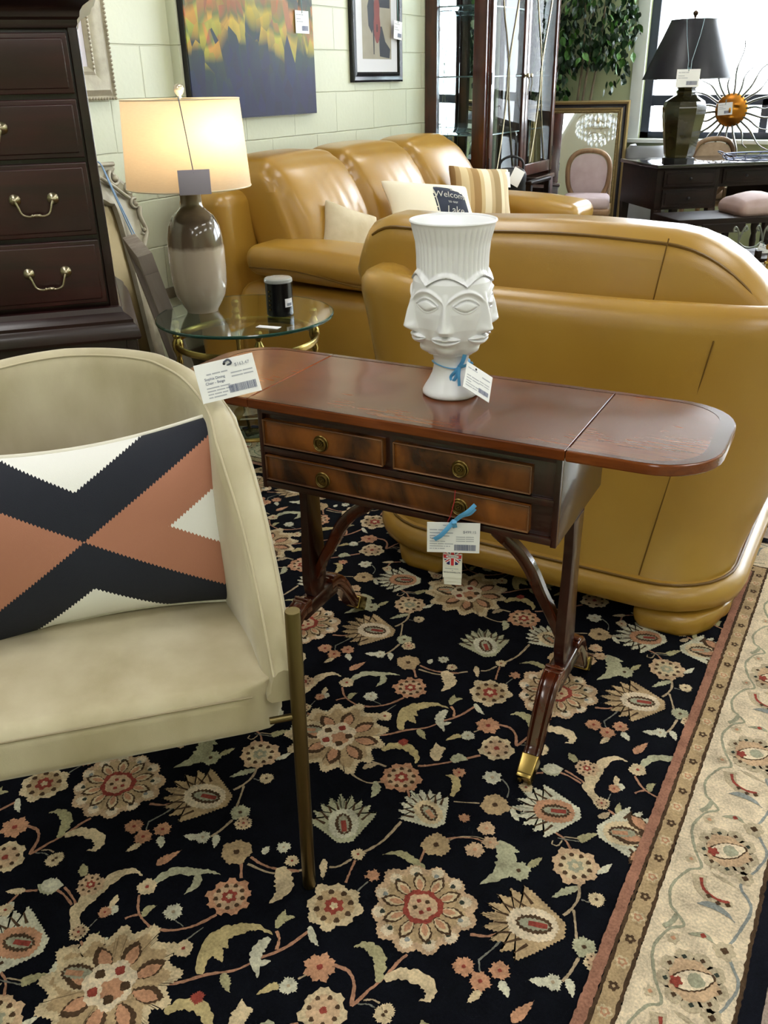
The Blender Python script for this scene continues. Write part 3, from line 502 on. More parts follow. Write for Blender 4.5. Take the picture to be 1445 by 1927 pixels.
# wide border unit, repeats every .3 m along y; x from 0 (inner) to .155
bu = []
bu.append(brib('sage', [(.02, -.15), (.012, -.11), (.03, -.06), (.05, -.04), (.03, 0), (.015, .05), (.03, .10), (.05, .12), (.02, .15)], lambda t: .005, 0))
bu.append(brib('bluegrey', [(.135, -.15), (.145, -.09), (.12, -.05), (.14, 0), (.15, .05), (.125, .10), (.135, .15)], lambda t: .005, 0))
for i in range(9):
    a = 2*PI*i/9; bu.append(bfill('bgrey', star(.085+.040*math.cos(a), .02+.042*math.sin(a), .017, 5, .15), 1))
bu.append(bfill('peach', star(.085, .02, .040, 8, .1), 2))
for i in range(9):
    a = 2*PI*i/9; bu.append(bfill('dgreen' if i % 2 else 'brown', star(.085+.042*math.cos(a), .02+.044*math.sin(a), .0045, 4, .3), 3, .0004))
bu.append(bfill('brown', star(.085, .02, .028, 4, .05, sx=1.3, sy=.7, rot=.6), 4)); bu.append(bfill('ivory', star(.085, .02, .025, 4, .05, sx=1.3, sy=.7, rot=.6), 5)); bu.append(bfill('sage', star(.09, .022, .014, 4, .1), 6)); bu.append(bfill('red', star(.062, .006, .011, 5, .35), 7))
bu.append(brib('bgrey', [(.05, -.06), (.06, -.09), (.085, -.105), (.115, -.10)], lambda t: .026*(1-.6*t), 1)); bu.append(brib('red', [(.055, -.065), (.064, -.088), (.088, -.10), (.11, -.098)], lambda t: .006, 2))
for q in [(.075, -.10), (.092, -.108), (.108, -.104)]: bu.append(bfill('brown', star(q[0], q[1], .005, 4, .3), 3, .0004))
bu.append(brib('bluegrey', [(.06, -.125), (.08, -.118), (.105, -.122), (.125, -.135)], lambda t: .014*math.sin(PI*min(.95, t+.05)), 2))
for q, r in [((.04, .085), .010), ((.125, -.03), .014), ((.03, -.03), .009), ((.12, .10), .016)]:
    bu.append(bfill('bgrey', star(q[0], q[1], r*1.2, 6, .25), 1)); bu.append(bfill('brown' if r > .012 else 'salmon', star(q[0], q[1], r*.45, 4, .3), 2, .0004))
bu.append(brib('sage', [(.06, .105), (.085, .115), (.105, .105)], lambda t: .010*math.sin(PI*min(.95, t+.05)), 1)); bu.append(bfill('red', star(.083, .113, .005, 4, .2), 2, .0004))
bu.append(brib('bgrey', [(.07, -.045), (.09, -.05), (.12, -.06)], lambda t: .008*math.sin(PI*min(.95, t+.05)), 1))
bu.append(brib('sage', [(.02, .10), (.03, .115), (.035, .135)], lambda t: .009, 1))
def emit_side(it, side, along):
    """place a border item on a side of the rug; local x = outward offset, local y = along the edge"""
    def f(p):
        x, y, z = p
        if side == 0: return (RX1+x, along+y, z)
        if side == 1: return (along-y, RY1+x, z)
        if side == 2: return (RX0-x, along-y, z)
        return (along+y, RY0-x, z)
    if isinstance(it[2], list): it2 = (it[0], [f(p) for p in it[1]], [f(p) for p in it[2]])
    else: it2 = (it[0], [f(p) for p in it[1]], f(it[2]))
    emit(rug, it2, 0, 0)
def shift(it, dx):
    if isinstance(it[2], list): return (it[0], [(x+dx, y, z) for x, y, z in it[1]], [(x+dx, y, z) for x, y, z in it[2]])
    return (it[0], [(x+dx, y, z) for x, y, z in it[1]], (it[2][0]+dx, it[2][1], it[2][2]))
for side, (a, b) in enumerate([(RY0, RY1), (RX0, RX1), (RY0, RY1), (RX0, RX1)]):
    k = 0; t = a-.05+(((1.068-a+.05) % .0487) if side == 0 else .02)
    while t < b+.05:
        par = round((t-1.068)/.0487) % 2
        for it in (sm if par == 0 else sr): emit_side(shift(it, .041), side, t)
        t += .0487
    t = a-.10+((1.02-a+.10) % .30 if side == 0 else .1)
    while t < b+.15:
        for it in bu: emit_side(shift(it, .064), side, t)
        for q in (-.1, 0, .1): emit_side(shift(bfill('bgrey', star(0, 0, .014, 5, .3), 1), .295), side, t+q); emit_side(shift(bfill('brown', star(0, 0, .006, 5, .3), 2), .295), side, t+q)
        t += .30
tag(rug.build('rug', RM, smooth=False), 'black floral area rug with tan scrolling vines and a cream border', 'rug')
# ================================================================== SOFAS
def leather_profile_path(x0, x1, y0, y1, rad, n=7):
    """U-shaped plan path: open towards +y; from left front to right front"""
    pts = [(x0, y1)]
    for t in (.25, .5, .75, 1): pts.append((x0, y1+(y0+rad-y1)*t))
    for i in range(1, n+1):
        a = PI+PI/2*i/n; pts.append((x0+rad+rad*math.cos(a), y0+rad+rad*math.sin(a)))
    for t in [i/10 for i in range(1, 11)]: pts.append((x0+rad+(x1-x0-2*rad)*t, y0))
    for i in range(1, n+1):
        a = -PI/2+PI/2*i/n; pts.append((x1-rad+rad*math.cos(a), y0+rad+rad*math.sin(a)))
    for t in (.25, .5, .75, 1): pts.append((x1, y0+rad+(y1-y0-rad)*t))
    return pts
def sweep(mb, path, prof, m=0, fn=None):
    """prof: list of (offset outward, z); path is U plan; fn(x,y,z,o)->xyz"""
    n = len(path); N = []
    for i in range(n):
        a = path[max(0, i-1)]; b = path[min(n-1, i+1)]; dx, dy = b[0]-a[0], b[1]-a[1]; L = math.hypot(dx, dy); N.append((dy/L, -dx/L))
    # outward = to the right of travel on this U (left side travels -y, so outward is -x)
    vs = []; k = len(prof)
    for i in range(n):
        nx, ny = N[i]
        for (o, z) in prof:
            p = (path[i][0]+nx*o, path[i][1]+ny*o, z); vs.append(fn(*p, o) if fn else p)
    fs = [(i*k+j, i*k+(j+1) % k, (i+1)*k+(j+1) % k, (i+1)*k+j) for i in range(n-1) for j in range(k)]
    fs.append(tuple(range(k))[::-1]); fs.append(tuple((n-1)*k+j for j in range(k)))
    mb.add(vs, fs, m); return mb
# ---- loveseat seen from behind
LX0, LX1, LY0, LY1 = -1.22, -0.20, 2.02, 2.86; LXC = (LX0+LX1)/2
def lflare(x, y, z, o):
    t = max(0, min(1, (z-.12)/.73)); s_ = 1+.34*t**1.1
    yy = y+.11*math.sin(min(1, t*1.3)*PI/2)*max(0, min(1, 1-(y-LY0)/.6))
    xx = LXC+(x-LXC)*s_
    if z > .6: z += .025*max(0, -x-1.0)*4*(z-.6)/.26 + .02*max(0, x+.6)*2.5*(z-.6)/.26
    return (xx, yy, z)
path = leather_profile_path(LX0, LX1, LY0, LY1, .20)
ls = thing('loveseat', 'mustard leather loveseat seen from behind, its back to the wooden table', 'sofa', (LXC, (LY0+LY1)/2, .012), 0)
OFF = T(-LXC, -(LY0+LY1)/2, -.012)
mb = MB()
tp = .825
prof = [(.0, .13), (-.012, .15), (-.005, .3), (.0, .5), (.0, .70), (.0, tp-.065)]
for i in range(1, 9):
    a = PI*i/8; prof.append((-.075+.075*math.cos(a), tp-.065+.065*math.sin(a)))
prof += [(-.15, .6), (-.15, .3), (-.13, .13)]
sweep(mb, path, prof, fn=lflare)
mb.build('outer_shell', M_leather, ls, X=OFF, angle=60)
mb = MB()     # belly band with welt and the plinth feet below it
bp_ = [(-.02, .135), (.006, .132), (.028, .115), (.034, .095), (.026, .07), (.0, .055), (-.05, .05), (-.12, .055), (-.12, .135)]
def bfn(x, y, z, o): return (x, y, z+.012)
sweep(mb, path, bp_, fn=bfn); mb.build('base_band', M_leather, ls, X=OFF, angle=60)
mb = MB(); mb.tube([(p[0]*1.0, p[1]-.000, .147) for p in [(LXC+(q[0]-LXC)*1.005, q[1]-.004) for q in path]], .0042, 6); mb.build('piping', M_piping, ls, X=OFF)
for (xa, xb, yy) in [(LX0+.04, LX0+.26, LY0+.0), (LX1-.22, LX1+.015, LY0)]:
    mb = MB()
    cxx = (xa+xb)/2; right = xb > LXC
    def fd(w, u, right=right):
        x, y, z = w
        e = (u[0] if right else -u[0]); 
        y += (.13*max(0, e)**2.2)*(1 if u[1] < 0 else .3)
        k = 1-.06*(1-u[2])*(1); return (x*k, y, z)
    mb.rbox((cxx, yy+.10, .034), (xb-xa, .22, .066), .028, n=5, seg=3, deform=fd)
    mb.build('foot', M_leather, ls, X=OFF)
for yy in (LY1-.13,):
    for xx in (LX0+.12, LX1-.12):
        mb = MB(); mb.rbox((xx, yy, .032), (.2, .18, .062), .025, n=2); mb.build('foot', M_leather, ls, X=OFF)
# back cushion rising above the shell
mb = MB()
def bc(w, u):
    x, y, z = w; a = abs(u[0]); drop = 0
    e = 2.6 if u[0] < 0 else 2.2
    lim = .76 if u[0] < 0 else .38
    if a > lim: drop = (.13 if u[0] < 0 else .36)*((a-lim)/(1-lim))**e
    if u[2] > 0: z -= drop*(u[2]*.5+.5); z += .006*math.cos(u[0]*PI*1.6)
    y += .05*(z-0)*1.0; x += .06*u[0]*u[2]
    return (x, y, z)
mb.rbox((-.775, 2.43, .72), (1.25, .22, .50), .07, n=(22, 2, 8), seg=4, puff=(0, .03, 0), deform=bc)
mb.build('back_cushion', M_leather, ls, X=OFF, angle=60)
mb = MB(); pts = []
for i in range(61):
    u = -.90+1.88*i/60; w = bc((u*.605, -.095, .222), (u, -1, .93)); pts.append((w[0]-.775, w[1]+2.43-.008, w[2]+.72-.002))
mb.tube(pts, .0045, 6)
mb.build('piping', M_piping, ls, X=OFF)
mb = MB()
for (u_, zlo, zhi) in [(.40, -.1, .235)]:
    pts = []
    for i in range(9):
        v = i/8; w = bc((u_*.625, -.11, zlo+(zhi-zlo)*v), (u_, -1, (zlo+(zhi-zlo)*v)/.25)); pts.append((w[0]-.775, w[1]+2.43-.03*(1-((zlo+(zhi-zlo)*v)/.25)**2)*(1-u_**2)-.001, w[2]+.72))
    mb.tube(pts, .0018, 5)
pts = []
for i in range(14):
    z = .15+.61*i/13; q = lflare(LX1-.215, LY0+.0, z, 0); o_ = interp(z, [(.13, 0), (.15, -.012), (.3, -.005), (.5, 0)]); pts.append((q[0], q[1]-o_-.0022, z))
mb.tube(pts, .0018, 5)
mb.build('seam', M_piping, ls, X=OFF)
mb = MB()
mb.rbox((LXC, 2.62, .36), (1.0, .62, .20), .06, n=4, seg=3, puff=(0, 0, .02)); mb.build('seat_cushion', M_leather, ls, X=OFF)
mb = MB(); mb.rbox((LXC, 2.5, .16), (.98, .72, .2), .03, n=2); mb.build('seat_base', M_leather, ls, X=OFF)

# ---- three seat sofa along the block wall
SX, SY0, SY1 = -2.4, 3.20, 5.68
sf = thing('sofa', 'long three-seat mustard leather sofa along the painted block wall', 'sofa', (SX, (SY0+SY1)/2, .001), 0)
OFF = T(-SX, -(SY0+SY1)/2, 0)
mb = MB()
def bk(w, u):
    x, y, z = w; x += -.07*(u[2]+1)*.5+.0; return (x, y, z)
mb.rbox((-2.73, (SY0+SY1)/2, .45), (.28, SY1-SY0-.02, .86), .06, n=3, seg=4, deform=bk); mb.build('back_frame', M_leather, sf, X=OFF, angle=60)
mb = MB(); mb.rbox((-2.30, (SY0+SY1)/2, .20), (.86, SY1-SY0-.1, .30), .04, n=3, seg=3); mb.build('base', M_leather, sf, X=OFF)
YB = [3.40, 4.06, 4.76, 5.48]
M_leatherback = M_leather
for k in range(3):
    ya, yb = YB[k], YB[k+1]
    mb = MB()
    def cd(w, u, k=k):
        x, y, z = w
        t = (u[2]+1)/2
        x += -.22*t**1.25-.02; x += .075*math.sin(PI*min(1, t*1.0))*(1-u[1]**4)*(1 if u[0] > 0 else .2)
        z += .012*(1-u[1]**2)*(1 if u[2] > 0 else 0)-.035*(abs(u[1])**6)*(1 if u[2] > 0.5 else 0)
        if u[0] > 0: x += (.0035*math.sin(u[1]*15+k*2+1.5*t)+.0025*math.sin(u[1]*27+k-2*t))*math.exp(-((t-.42)/.28)**2)*math.exp(-((u[1]-.1)/.5)**2)
        if k == 2 and u[1] > .3: z -= .10*((u[1]-.3)/.7)**2*(t)
        return (x, y, z)
    mb.rbox((-2.44, (ya+yb)/2, .735), (.28, yb-ya-.004, .56), .07, n=(3, 26, 12), seg=5, deform=cd)
    mb.build('back_cushion', M_leather, sf, X=OFF, angle=70)
for k in range(3):
    ya, yb = YB[k], YB[k+1]
    mb = MB(); mb.rbox((-2.10, (ya+yb)/2, .42), (.72, yb-ya-.004, .17), .06, n=5, seg=4, puff=(0, 0, .03)); mb.build('seat_cushion', M_leather, sf, X=OFF, angle=60)
for sgn, ya, yb in ((-1, SY0, SY0+.34), (1, SY1-.34, SY1)):
    ym = (ya+yb)/2
    mb = MB()
    def ad(w, u, sgn=sgn):
        x, y, z = w; y += -sgn*.03*(1-u[2])*.5*-1*0+sgn*.02*(1-u[2]**2); return (x, y, z)
    mb.rbox((-2.20, ym, .26), (.86, yb-ya-.04, .47), .07, n=4, seg=4, deform=ad); mb.build('arm_panel', M_leather, sf, X=OFF, angle=60)
    mb = MB()
    def pdm(w, u):
        x, y, z = w; t = (u[0]+1)/2; z += .03*(1-t)-.05*max(0, t-.7)**1*.8; y *= 1+.05*t; return (x, y, z)
    mb.rbox((-2.13, ym, .575), (.86, yb-ya+.01, .13), .06, n=8, seg=4, puff=(0, 0, .02), deform=pdm); mb.build('arm_pad', M_leather, sf, X=OFF, angle=60)
    mb = MB()
    pts = [(-2.13+.43*a, ym+(yb-ya+.01)/2*b*1.0, .56-(.022 if a > 0 else -.018)) for a, b in [(-.9, sgn), (-.3, sgn), (.4, sgn), (.85, sgn), (.97, sgn*.8), (.985, 0), (.97, -sgn*.8)]]
    mb.tube(smoothpts(pts, 5), .004, 6); mb.build('piping', M_piping, sf, X=OFF)
for xx in (-2.0, -2.62):
    for yy in (SY0+.15, SY1-.15):
        mb = MB(); mb.rbox((xx, yy, .028), (.1, .1, .055), .012, n=1); mb.build('foot', mat('dark_foot', '#241812', .4), sf, X=OFF)

# ---- pillows
def pillow_mb(w, h, t, nu=22, nv=16, m=0, pinch=.10, pinchx=None, piping=False, mp=1, wav=.0, pr=.0045):
    mb = MB()
    def shape(u, v, s_):
        k_ = 1-.05*(abs(u)**7*abs(v)**7); px__ = pinch if pinchx is None else pinchx
        x = w/2*u*k_*(1-px__*(1-v*v)); z = h/2*v*k_*(1-pinch*(1-u*u))
        th = t/2*((1-abs(u)**2.6)*(1-abs(v)**2.6))**.55
        return (x, s_*th+wav*math.sin(5*u+3*v), z)
    for s_ in (-1, 1):
        mb.grid(lambda a, b: shape(math.sin((a-.5)*PI), math.sin((b-.5)*PI)*s_, s_), nu, nv, m)
    if piping:
        pts = []
        for k in range(4):
            for i in range(16):
                q = -1+2*i/16; u, v = [(q, -1), (1, q), (-q, 1), (-1, -q)][k]
                rc = 1; x, y, z = shape(u*rc, v*rc, 0); pts.append((x, y, z))
        mb.tube(pts, pr, 8, mp, closed=True)
    return mb
def euler_face(yaw, lean): return (-lean, 0, yaw)
M_beige = mat('beige_pillow_linen', '#cdbb9c', .9, bump=.4, bscale=600, sheen=.2)
o = thing('throw_pillow', 'plain beige pillow at the near end of the three-seat sofa', 'pillow', (-2.27, 3.66, .665), rot=(-.35, .35, 1.1))
pillow_mb(.31, .27, .13).build('cover', mat('beige_marbled', '#d9cdb4', .9, col2='#b8a888', nscale=9, bump=.3, bscale=500), o)
mb = MB(); mb.rbox((.15, -.03, -.075), (.075, .002, .10), .0008, n=1, seg=1, X=T(rz=.3, ry=.2)); mb.build('care_label', M_paper, o)
o = thing('welcome_pillow', 'cream pillow with a navy sign lying on the middle seat of the long sofa', 'pillow', (-2.13, 4.25, .715), rot=(-.70, .12, 1.02))
pillow_mb(.54, .33, .15).build('cover', mat('cream_canvas', '#efe6d2', .9, bump=.3, bscale=500), o)
mb = MB(); pts = [(-.02, -.11), (-.02, .08), (.02, .105), (.15, .105), (.19, .08), (.19, -.11)]
def fold(p):
    u, v = max(-.96, min(.96, p[0]/.235)), max(-.96, min(.96, p[2]/.14)); return (p[0], -.07*((1-abs(u)**2.6)*(1-abs(v)**2.6))**.55-.004-p[1], p[2])
def patch(mb, x0, x1, z0, z1, m, lift, cut=.0, nx=16, nz=14):
    def g(a, b):
        x = x0+(x1-x0)*a; z = z0+(z1-z0)*b
        e = max(0, abs(2*a-1)-.75)/.25
        if b > .8: z = z-(e*(b-.8)*.25*(z1-z0)*2*cut)
        return fold((x, lift, z))
    mb.grid(g, nx, nz, m)
patch(mb, -.02, .20, -.125, .125, 0, .001, 1); patch(mb, -.012, .192, -.125, .117, 1, .002, 1); patch(mb, -.006, .186, -.125, .111, 0, .003, 1)
t2 = MB()
text_mesh('Welcome', .056, T(0, 0, 0), t2, 0, 'CENTER', font_shear=.25); mb.add([fold((x+.09, .0045, y+.030)) for x, y, z in t2.V], t2.F, 1)
t2 = MB(); text_mesh('to our', .024, T(0, 0, 0), t2, 0, 'CENTER'); mb.add([fold((x+.09, .0045, y-.002)) for x, y, z in t2.V], t2.F, 1)
t2 = MB(); text_mesh('Lake', .06, T(0, 0, 0), t2, 0, 'CENTER', font_shear=.25); mb.add([fold((x+.09, .0045, y-.062)) for x, y, z in t2.V], t2.F, 1)
mb.build('printed_sign', [mat('navy_print', '#1b2338', .8), mat('white_print', '#e9e6dc', .8)], o, smooth=False)
def striped():
    m = bpy.data.materials.new('striped_weave'); m.use_nodes = True; nt = m.node_tree; b = nt.nodes['Principled BSDF']; b.inputs['Roughness'].default_value = .9
    tc = nt.nodes.new('ShaderNodeTexCoord'); sp = nt.nodes.new('ShaderNodeSeparateXYZ'); nt.links.new(tc.outputs['Object'], sp.inputs[0])
    mr = nt.nodes.new('ShaderNodeMapRange'); mr.inputs['From Min'].default_value = -.2; mr.inputs['From Max'].default_value = .2; nt.links.new(sp.outputs[0], mr.inputs[0])
    r = nt.nodes.new('ShaderNodeValToRGB'); r.color_ramp.interpolation = 'CONSTANT'; nt.links.new(mr.outputs[0], r.inputs[0])
    cols = ['#8f6f45', '#c0a377', '#e2cfa6', '#c9ab7c', '#a88658', '#d8c296', '#efe3c8', '#c8b18c', '#a68d66', '#e9dcc0', '#d3c1a0', '#f0e6d2']
    el = r.color_ramp.elements; el[0].position = 0; el[0].color = lin(cols[0]); el[1].position = 1/12; el[1].color = lin(cols[1])
    for i in range(2, 12): e = el.new(i/12+(.01 if i % 2 else -.015)); e.color = lin(cols[i])
    nt.links.new(r.outputs[0], b.inputs['Base Color']); return m
o = thing('striped_pillow', 'brown and cream striped pillow at the far end of the three-seat sofa', 'pillow', (-2.18, 4.98, .70), rot=(-.42, .10, .85))
pillow_mb(.40, .36, .15).build('cover', striped(), o)
mb = MB(); mb.rbox((.17, -.03, .10), (.03, .002, .09), .0008, n=1, seg=1); mb.build('care_label', M_paper, o)
# ================================================================== SOFA TABLE (drop leaf, two drawers over one)
TX0, TX1, TY0, TY1, TZ = -1.104, -.434, 1.360, 1.716, .74
M_wtop = wood('mahogany_top', '#673211', '#7d4119', .17, .18, 'X', 40, '#6e3712', 9, warp=.004)
M_wleaf = wood('mahogany_leaf', '#6e3714', '#86471d', .18, .18, 'X', 40, '#763c15', 9, warp=.004)
M_wdark = wood('mahogany_dark', '#230c08', '#43190e', .3, .5, 'Z', 12, '#2a0e08', 8)
M_wburr = wood('flame_mahogany', '#2c1408', '#b06a2c', .26, .3, 'Z', 16, '#2a1209', 1.8)
for _e, _p in zip(next(n for n in M_wburr.node_tree.nodes if n.type == 'VALTORGB').color_ramp.elements, (.33, .70)): _e.position = _p
M_wbead = wood('bead_moulding', '#4a2a18', '#8f6238', .35, .3, 'X', 10, '#5a3a20', 6)
M_crossband = wood('crossbanding', '#4f240e', '#633013', .18, .18, 'Y', 40, '#401a0c', 8, warp=.004)
st = thing('drop_leaf_table', 'polished mahogany drop leaf side table with brass ring-pull drawers, standing on the rug', 'table', ((TX0+TX1)/2, (TY0+TY1)/2, .011), math.radians(2.0))
_c = ((TX0+TX1)/2, (TY0+TY1)/2); OFF = T(-_c[0], -_c[1], -.011)
def rrect(x0, x1, y0, y1, rl, rr_, n=8):
    """rounded rectangle outline with separate radii on left and right"""
    out = []
    for (cx_, cy_, r, a0) in [(x1-rr_, y1-rr_, rr_, 0), (x0+rl, y1-rl, rl, PI/2), (x0+rl, y0+rl, rl, PI), (x1-rr_, y0+rr_, rr_, 1.5*PI)]:
        if r < 1e-4: out.append((cx_, cy_)); continue
        for i in range(n+1): a = a0+PI/2*i/n; out.append((cx_+r*math.cos(a), cy_+r*math.sin(a)))
    return out
def slabtop(mb, outline, z0, z1, m, lip=.003):
    c = (sum(p[0] for p in outline)/len(outline), sum(p[1] for p in outline)/len(outline)); n = len(outline)
    def ins(d):
        o = []
        for i in range(n):
            a, b = outline[i-1], outline[(i+1) % n]; dx, dy = b[0]-a[0], b[1]-a[1]; L = math.hypot(dx, dy) or 1
            o.append((outline[i][0]-dy/L*d, outline[i][1]+dx/L*d))
        return o
    rings = [(ins(lip), z0), (outline, z0+lip), (outline, z1-lip), (ins(lip*.4), z1-lip*.3), (ins(lip), z1)]
    vs = []; fs = []
    for o, z in rings: vs += [(x, y, z) for x, y in o]
    for k in range(len(rings)-1):
        for i in range(n): j = (i+1) % n; fs.append((k*n+i, k*n+j, (k+1)*n+j, (k+1)*n+i))
    fs.append(tuple(reversed(range(n)))); fs.append(tuple((len(rings)-1)*n+i for i in range(n)))
    mb.add(vs, fs, m)
TT = .020
mb = MB(); slabtop(mb, [(TX0, TY0), (TX1, TY0), (TX1, TY1), (TX0, TY1)], TZ-TT, TZ, 0, .002)
mb.build('tabletop', M_wtop, st, X=OFF, angle=12)
LF = .248
for nm, x0, x1, rl, rr_ in (('drop_leaf', TX1+.0016, TX1+LF, 0, .115), ('drop_leaf', TX0-LF, TX0-.0016, .115, 0)):
    mb = MB(); slabtop(mb, rrect(x0, x1, TY0, TY1, rl, rr_), TZ-TT, TZ, 0, .0028)
    lf = mb.build(nm, M_wleaf, st, X=OFF, angle=12)
    # cross banding strip along the leaf's outer edge
    mb = MB(); W = .030
    o = rrect(x0, x1, TY0, TY1, rl, rr_); i_ = rrect(x0+(W if rl else 0), x1-(W if rr_ else 0), TY0+W*.55, TY1-W*.55, max(0, rl-W*.7), max(0, rr_-W*.7))
    o2 = rrect(x0+.0035 if rl else x0, x1-.0035 if rr_ else x1, TY0+.0035, TY1-.0035, rl, rr_)
    n = len(o2); mb.add([(x, y, TZ+.0006) for x, y in o2]+[(x, y, TZ+.0006) for x, y in i_], [(k, (k+1) % n, n+(k+1) % n, n+k) for k in range(n)])
    mb.build('crossbanding', M_crossband, lf, X=OFF, smooth=False)
mb = MB()
for (y0, y1) in ((TY0+.0035, TY0+.018), (TY1-.018, TY1-.0035)): mb.add([(TX0, y0, TZ+.0006), (TX1, y0, TZ+.0006), (TX1, y1, TZ+.0006), (TX0, y1, TZ+.0006)], [(0, 1, 2, 3)])
mb.build('crossbanding', M_crossband, st, X=OFF, smooth=False)
# carcass
FY = TY0+.022; FZ0, FZ1 = .535, TZ-TT
mb = MB(); mb.rbox((_c[0], (FY+TY1-.022)/2+.004, (FZ0+FZ1)/2), (TX1-TX0-.016, TY1-TY0-.052, FZ1-FZ0), .002, n=1, seg=1)
mb.box((TX0+.014, FY+.003, (FZ0+FZ1)/2), (.012, .012, FZ1-FZ0)); mb.box((TX1-.014, FY+.003, (FZ0+FZ1)/2), (.012, .012, FZ1-FZ0))
for zz in (FZ0+.010, .6245, FZ1-.008): mb.box((_c[0], FY+.003, zz), (TX1-TX0-.03, .012, .014))
mb.build('frame', M_wdark, st, X=OFF)
mb = MB(); mb.tube([(TX1-.0075, FY+.12, .675), (TX1-.0075, FY+.20, .70)], .002, 6); mb.build('leaf_support', M_black, st, X=OFF)
def drawer(x0, x1, z0, z1, pulls):
    mb = MB(); mb.rbox(((x0+x1)/2, FY+.004, (z0+z1)/2), (x1-x0, .016, z1-z0), .002, n=1, seg=1)
    d = mb.build('drawer', M_wburr, st, X=OFF)
    mb = MB(); w = .0028
    for a, b, c_, e in ((x0, x1, z1-w, z1), (x0, x1, z0, z0+w), (x0, x0+w, z0, z1), (x1-w, x1, z0, z1)):
        mb.rbox(((a+b)/2, FY-.006, (c_+e)/2), (b-a, .006, e-c_), .0016, n=1, seg=2)
    mb.build('bead_moulding', M_wbead, d, X=OFF)
    for px_, pz_ in pulls:
        mb = MB(); X = T(px_, FY-.004, pz_, rx=PI/2)
        mb.lathe([(0, .0), (.0165, .0), (.0175, .002), (.0160, .0035), (.0135, .003), (.0128, .0048), (.0118, .0032), (.006, .0032)], 28, 0, X)
        for k in range(8):
            a = 2*PI*k/8; mb.sphere((.0048*math.cos(a), .0048*math.sin(a), .0045), .0022, 0, 8, X)
        mb.sphere((0, 0, .0055), .0026, 0, 8, X)
        mb.tube([(.0128*math.sin(2*PI*k/24), .0128*math.cos(2*PI*k/24)-.0012, .0052+.0022*(1-math.cos(2*PI*k/24))*.5) for k in range(24)], .0015, 6, 0, X, closed=True)
        mb.build('ring_pull', M_antbrass, d, X=OFF)
DX0, DX1 = -1.082, -.4955
PX = [-.942, -.636]
drawer(DX0, -.799, .637, .694, [(PX[0], .662)]); drawer(-.777, DX1, .637, .694, [(PX[1], .662)])
drawer(DX0, DX1, .558, .614, [(PX[0], .581), (PX[1], .583)])
def T2W(x, y, z):
    a = math.radians(2.0); dx, dy = x-_c[0], y-_c[1]; return (_c[0]+dx*math.cos(a)-dy*math.sin(a), _c[1]+dx*math.sin(a)+dy*math.cos(a), z)
# lyre pedestals: two S-curved uprights on a hipped cross foot with two sabre legs each
def upright(px_, name='pedestal'):
    t = MB()
    P = [(z, interp(z, [(.185, .024), (.20, .032), (.23, .038), (.30, .035), (.38, .030), (.46, .029), (.535, .036)]), interp(z, [(.185, .0125), (.24, .0135), (.40, .0115), (.535, .0110)])) for z in [.185+.35*i/24 for i in range(25)]]
    vs = []; fs = []
    for z, hy, hx in P:
        for (u, v) in ((-1, -.8), (-.8, -1), (.8, -1), (1, -.8), (1, .8), (.8, 1), (-.8, 1), (-1, .8)): vs.append((px_+hx*u, _c[1]+hy*(v if abs(v) < 1 else v), z))
    for i in range(len(P)-1):
        for k in range(8): fs.append((i*8+k, i*8+(k+1) % 8, (i+1)*8+(k+1) % 8, (i+1)*8+k))
    fs.append(tuple(range(8))[::-1]); fs.append(tuple((len(P)-1)*8+k for k in range(8))); t.add(vs, fs)
    t.rbox((px_, _c[1], .167), (.040, .155, .040), .006, n=1, seg=2)
    return t.build(name, M_wdark, st, X=OFF, angle=40)
M_wleg = wood('mahogany_leg', '#3a150a', '#6e3015', .22, .8, 'Z', 12, '#461a0d', 5)
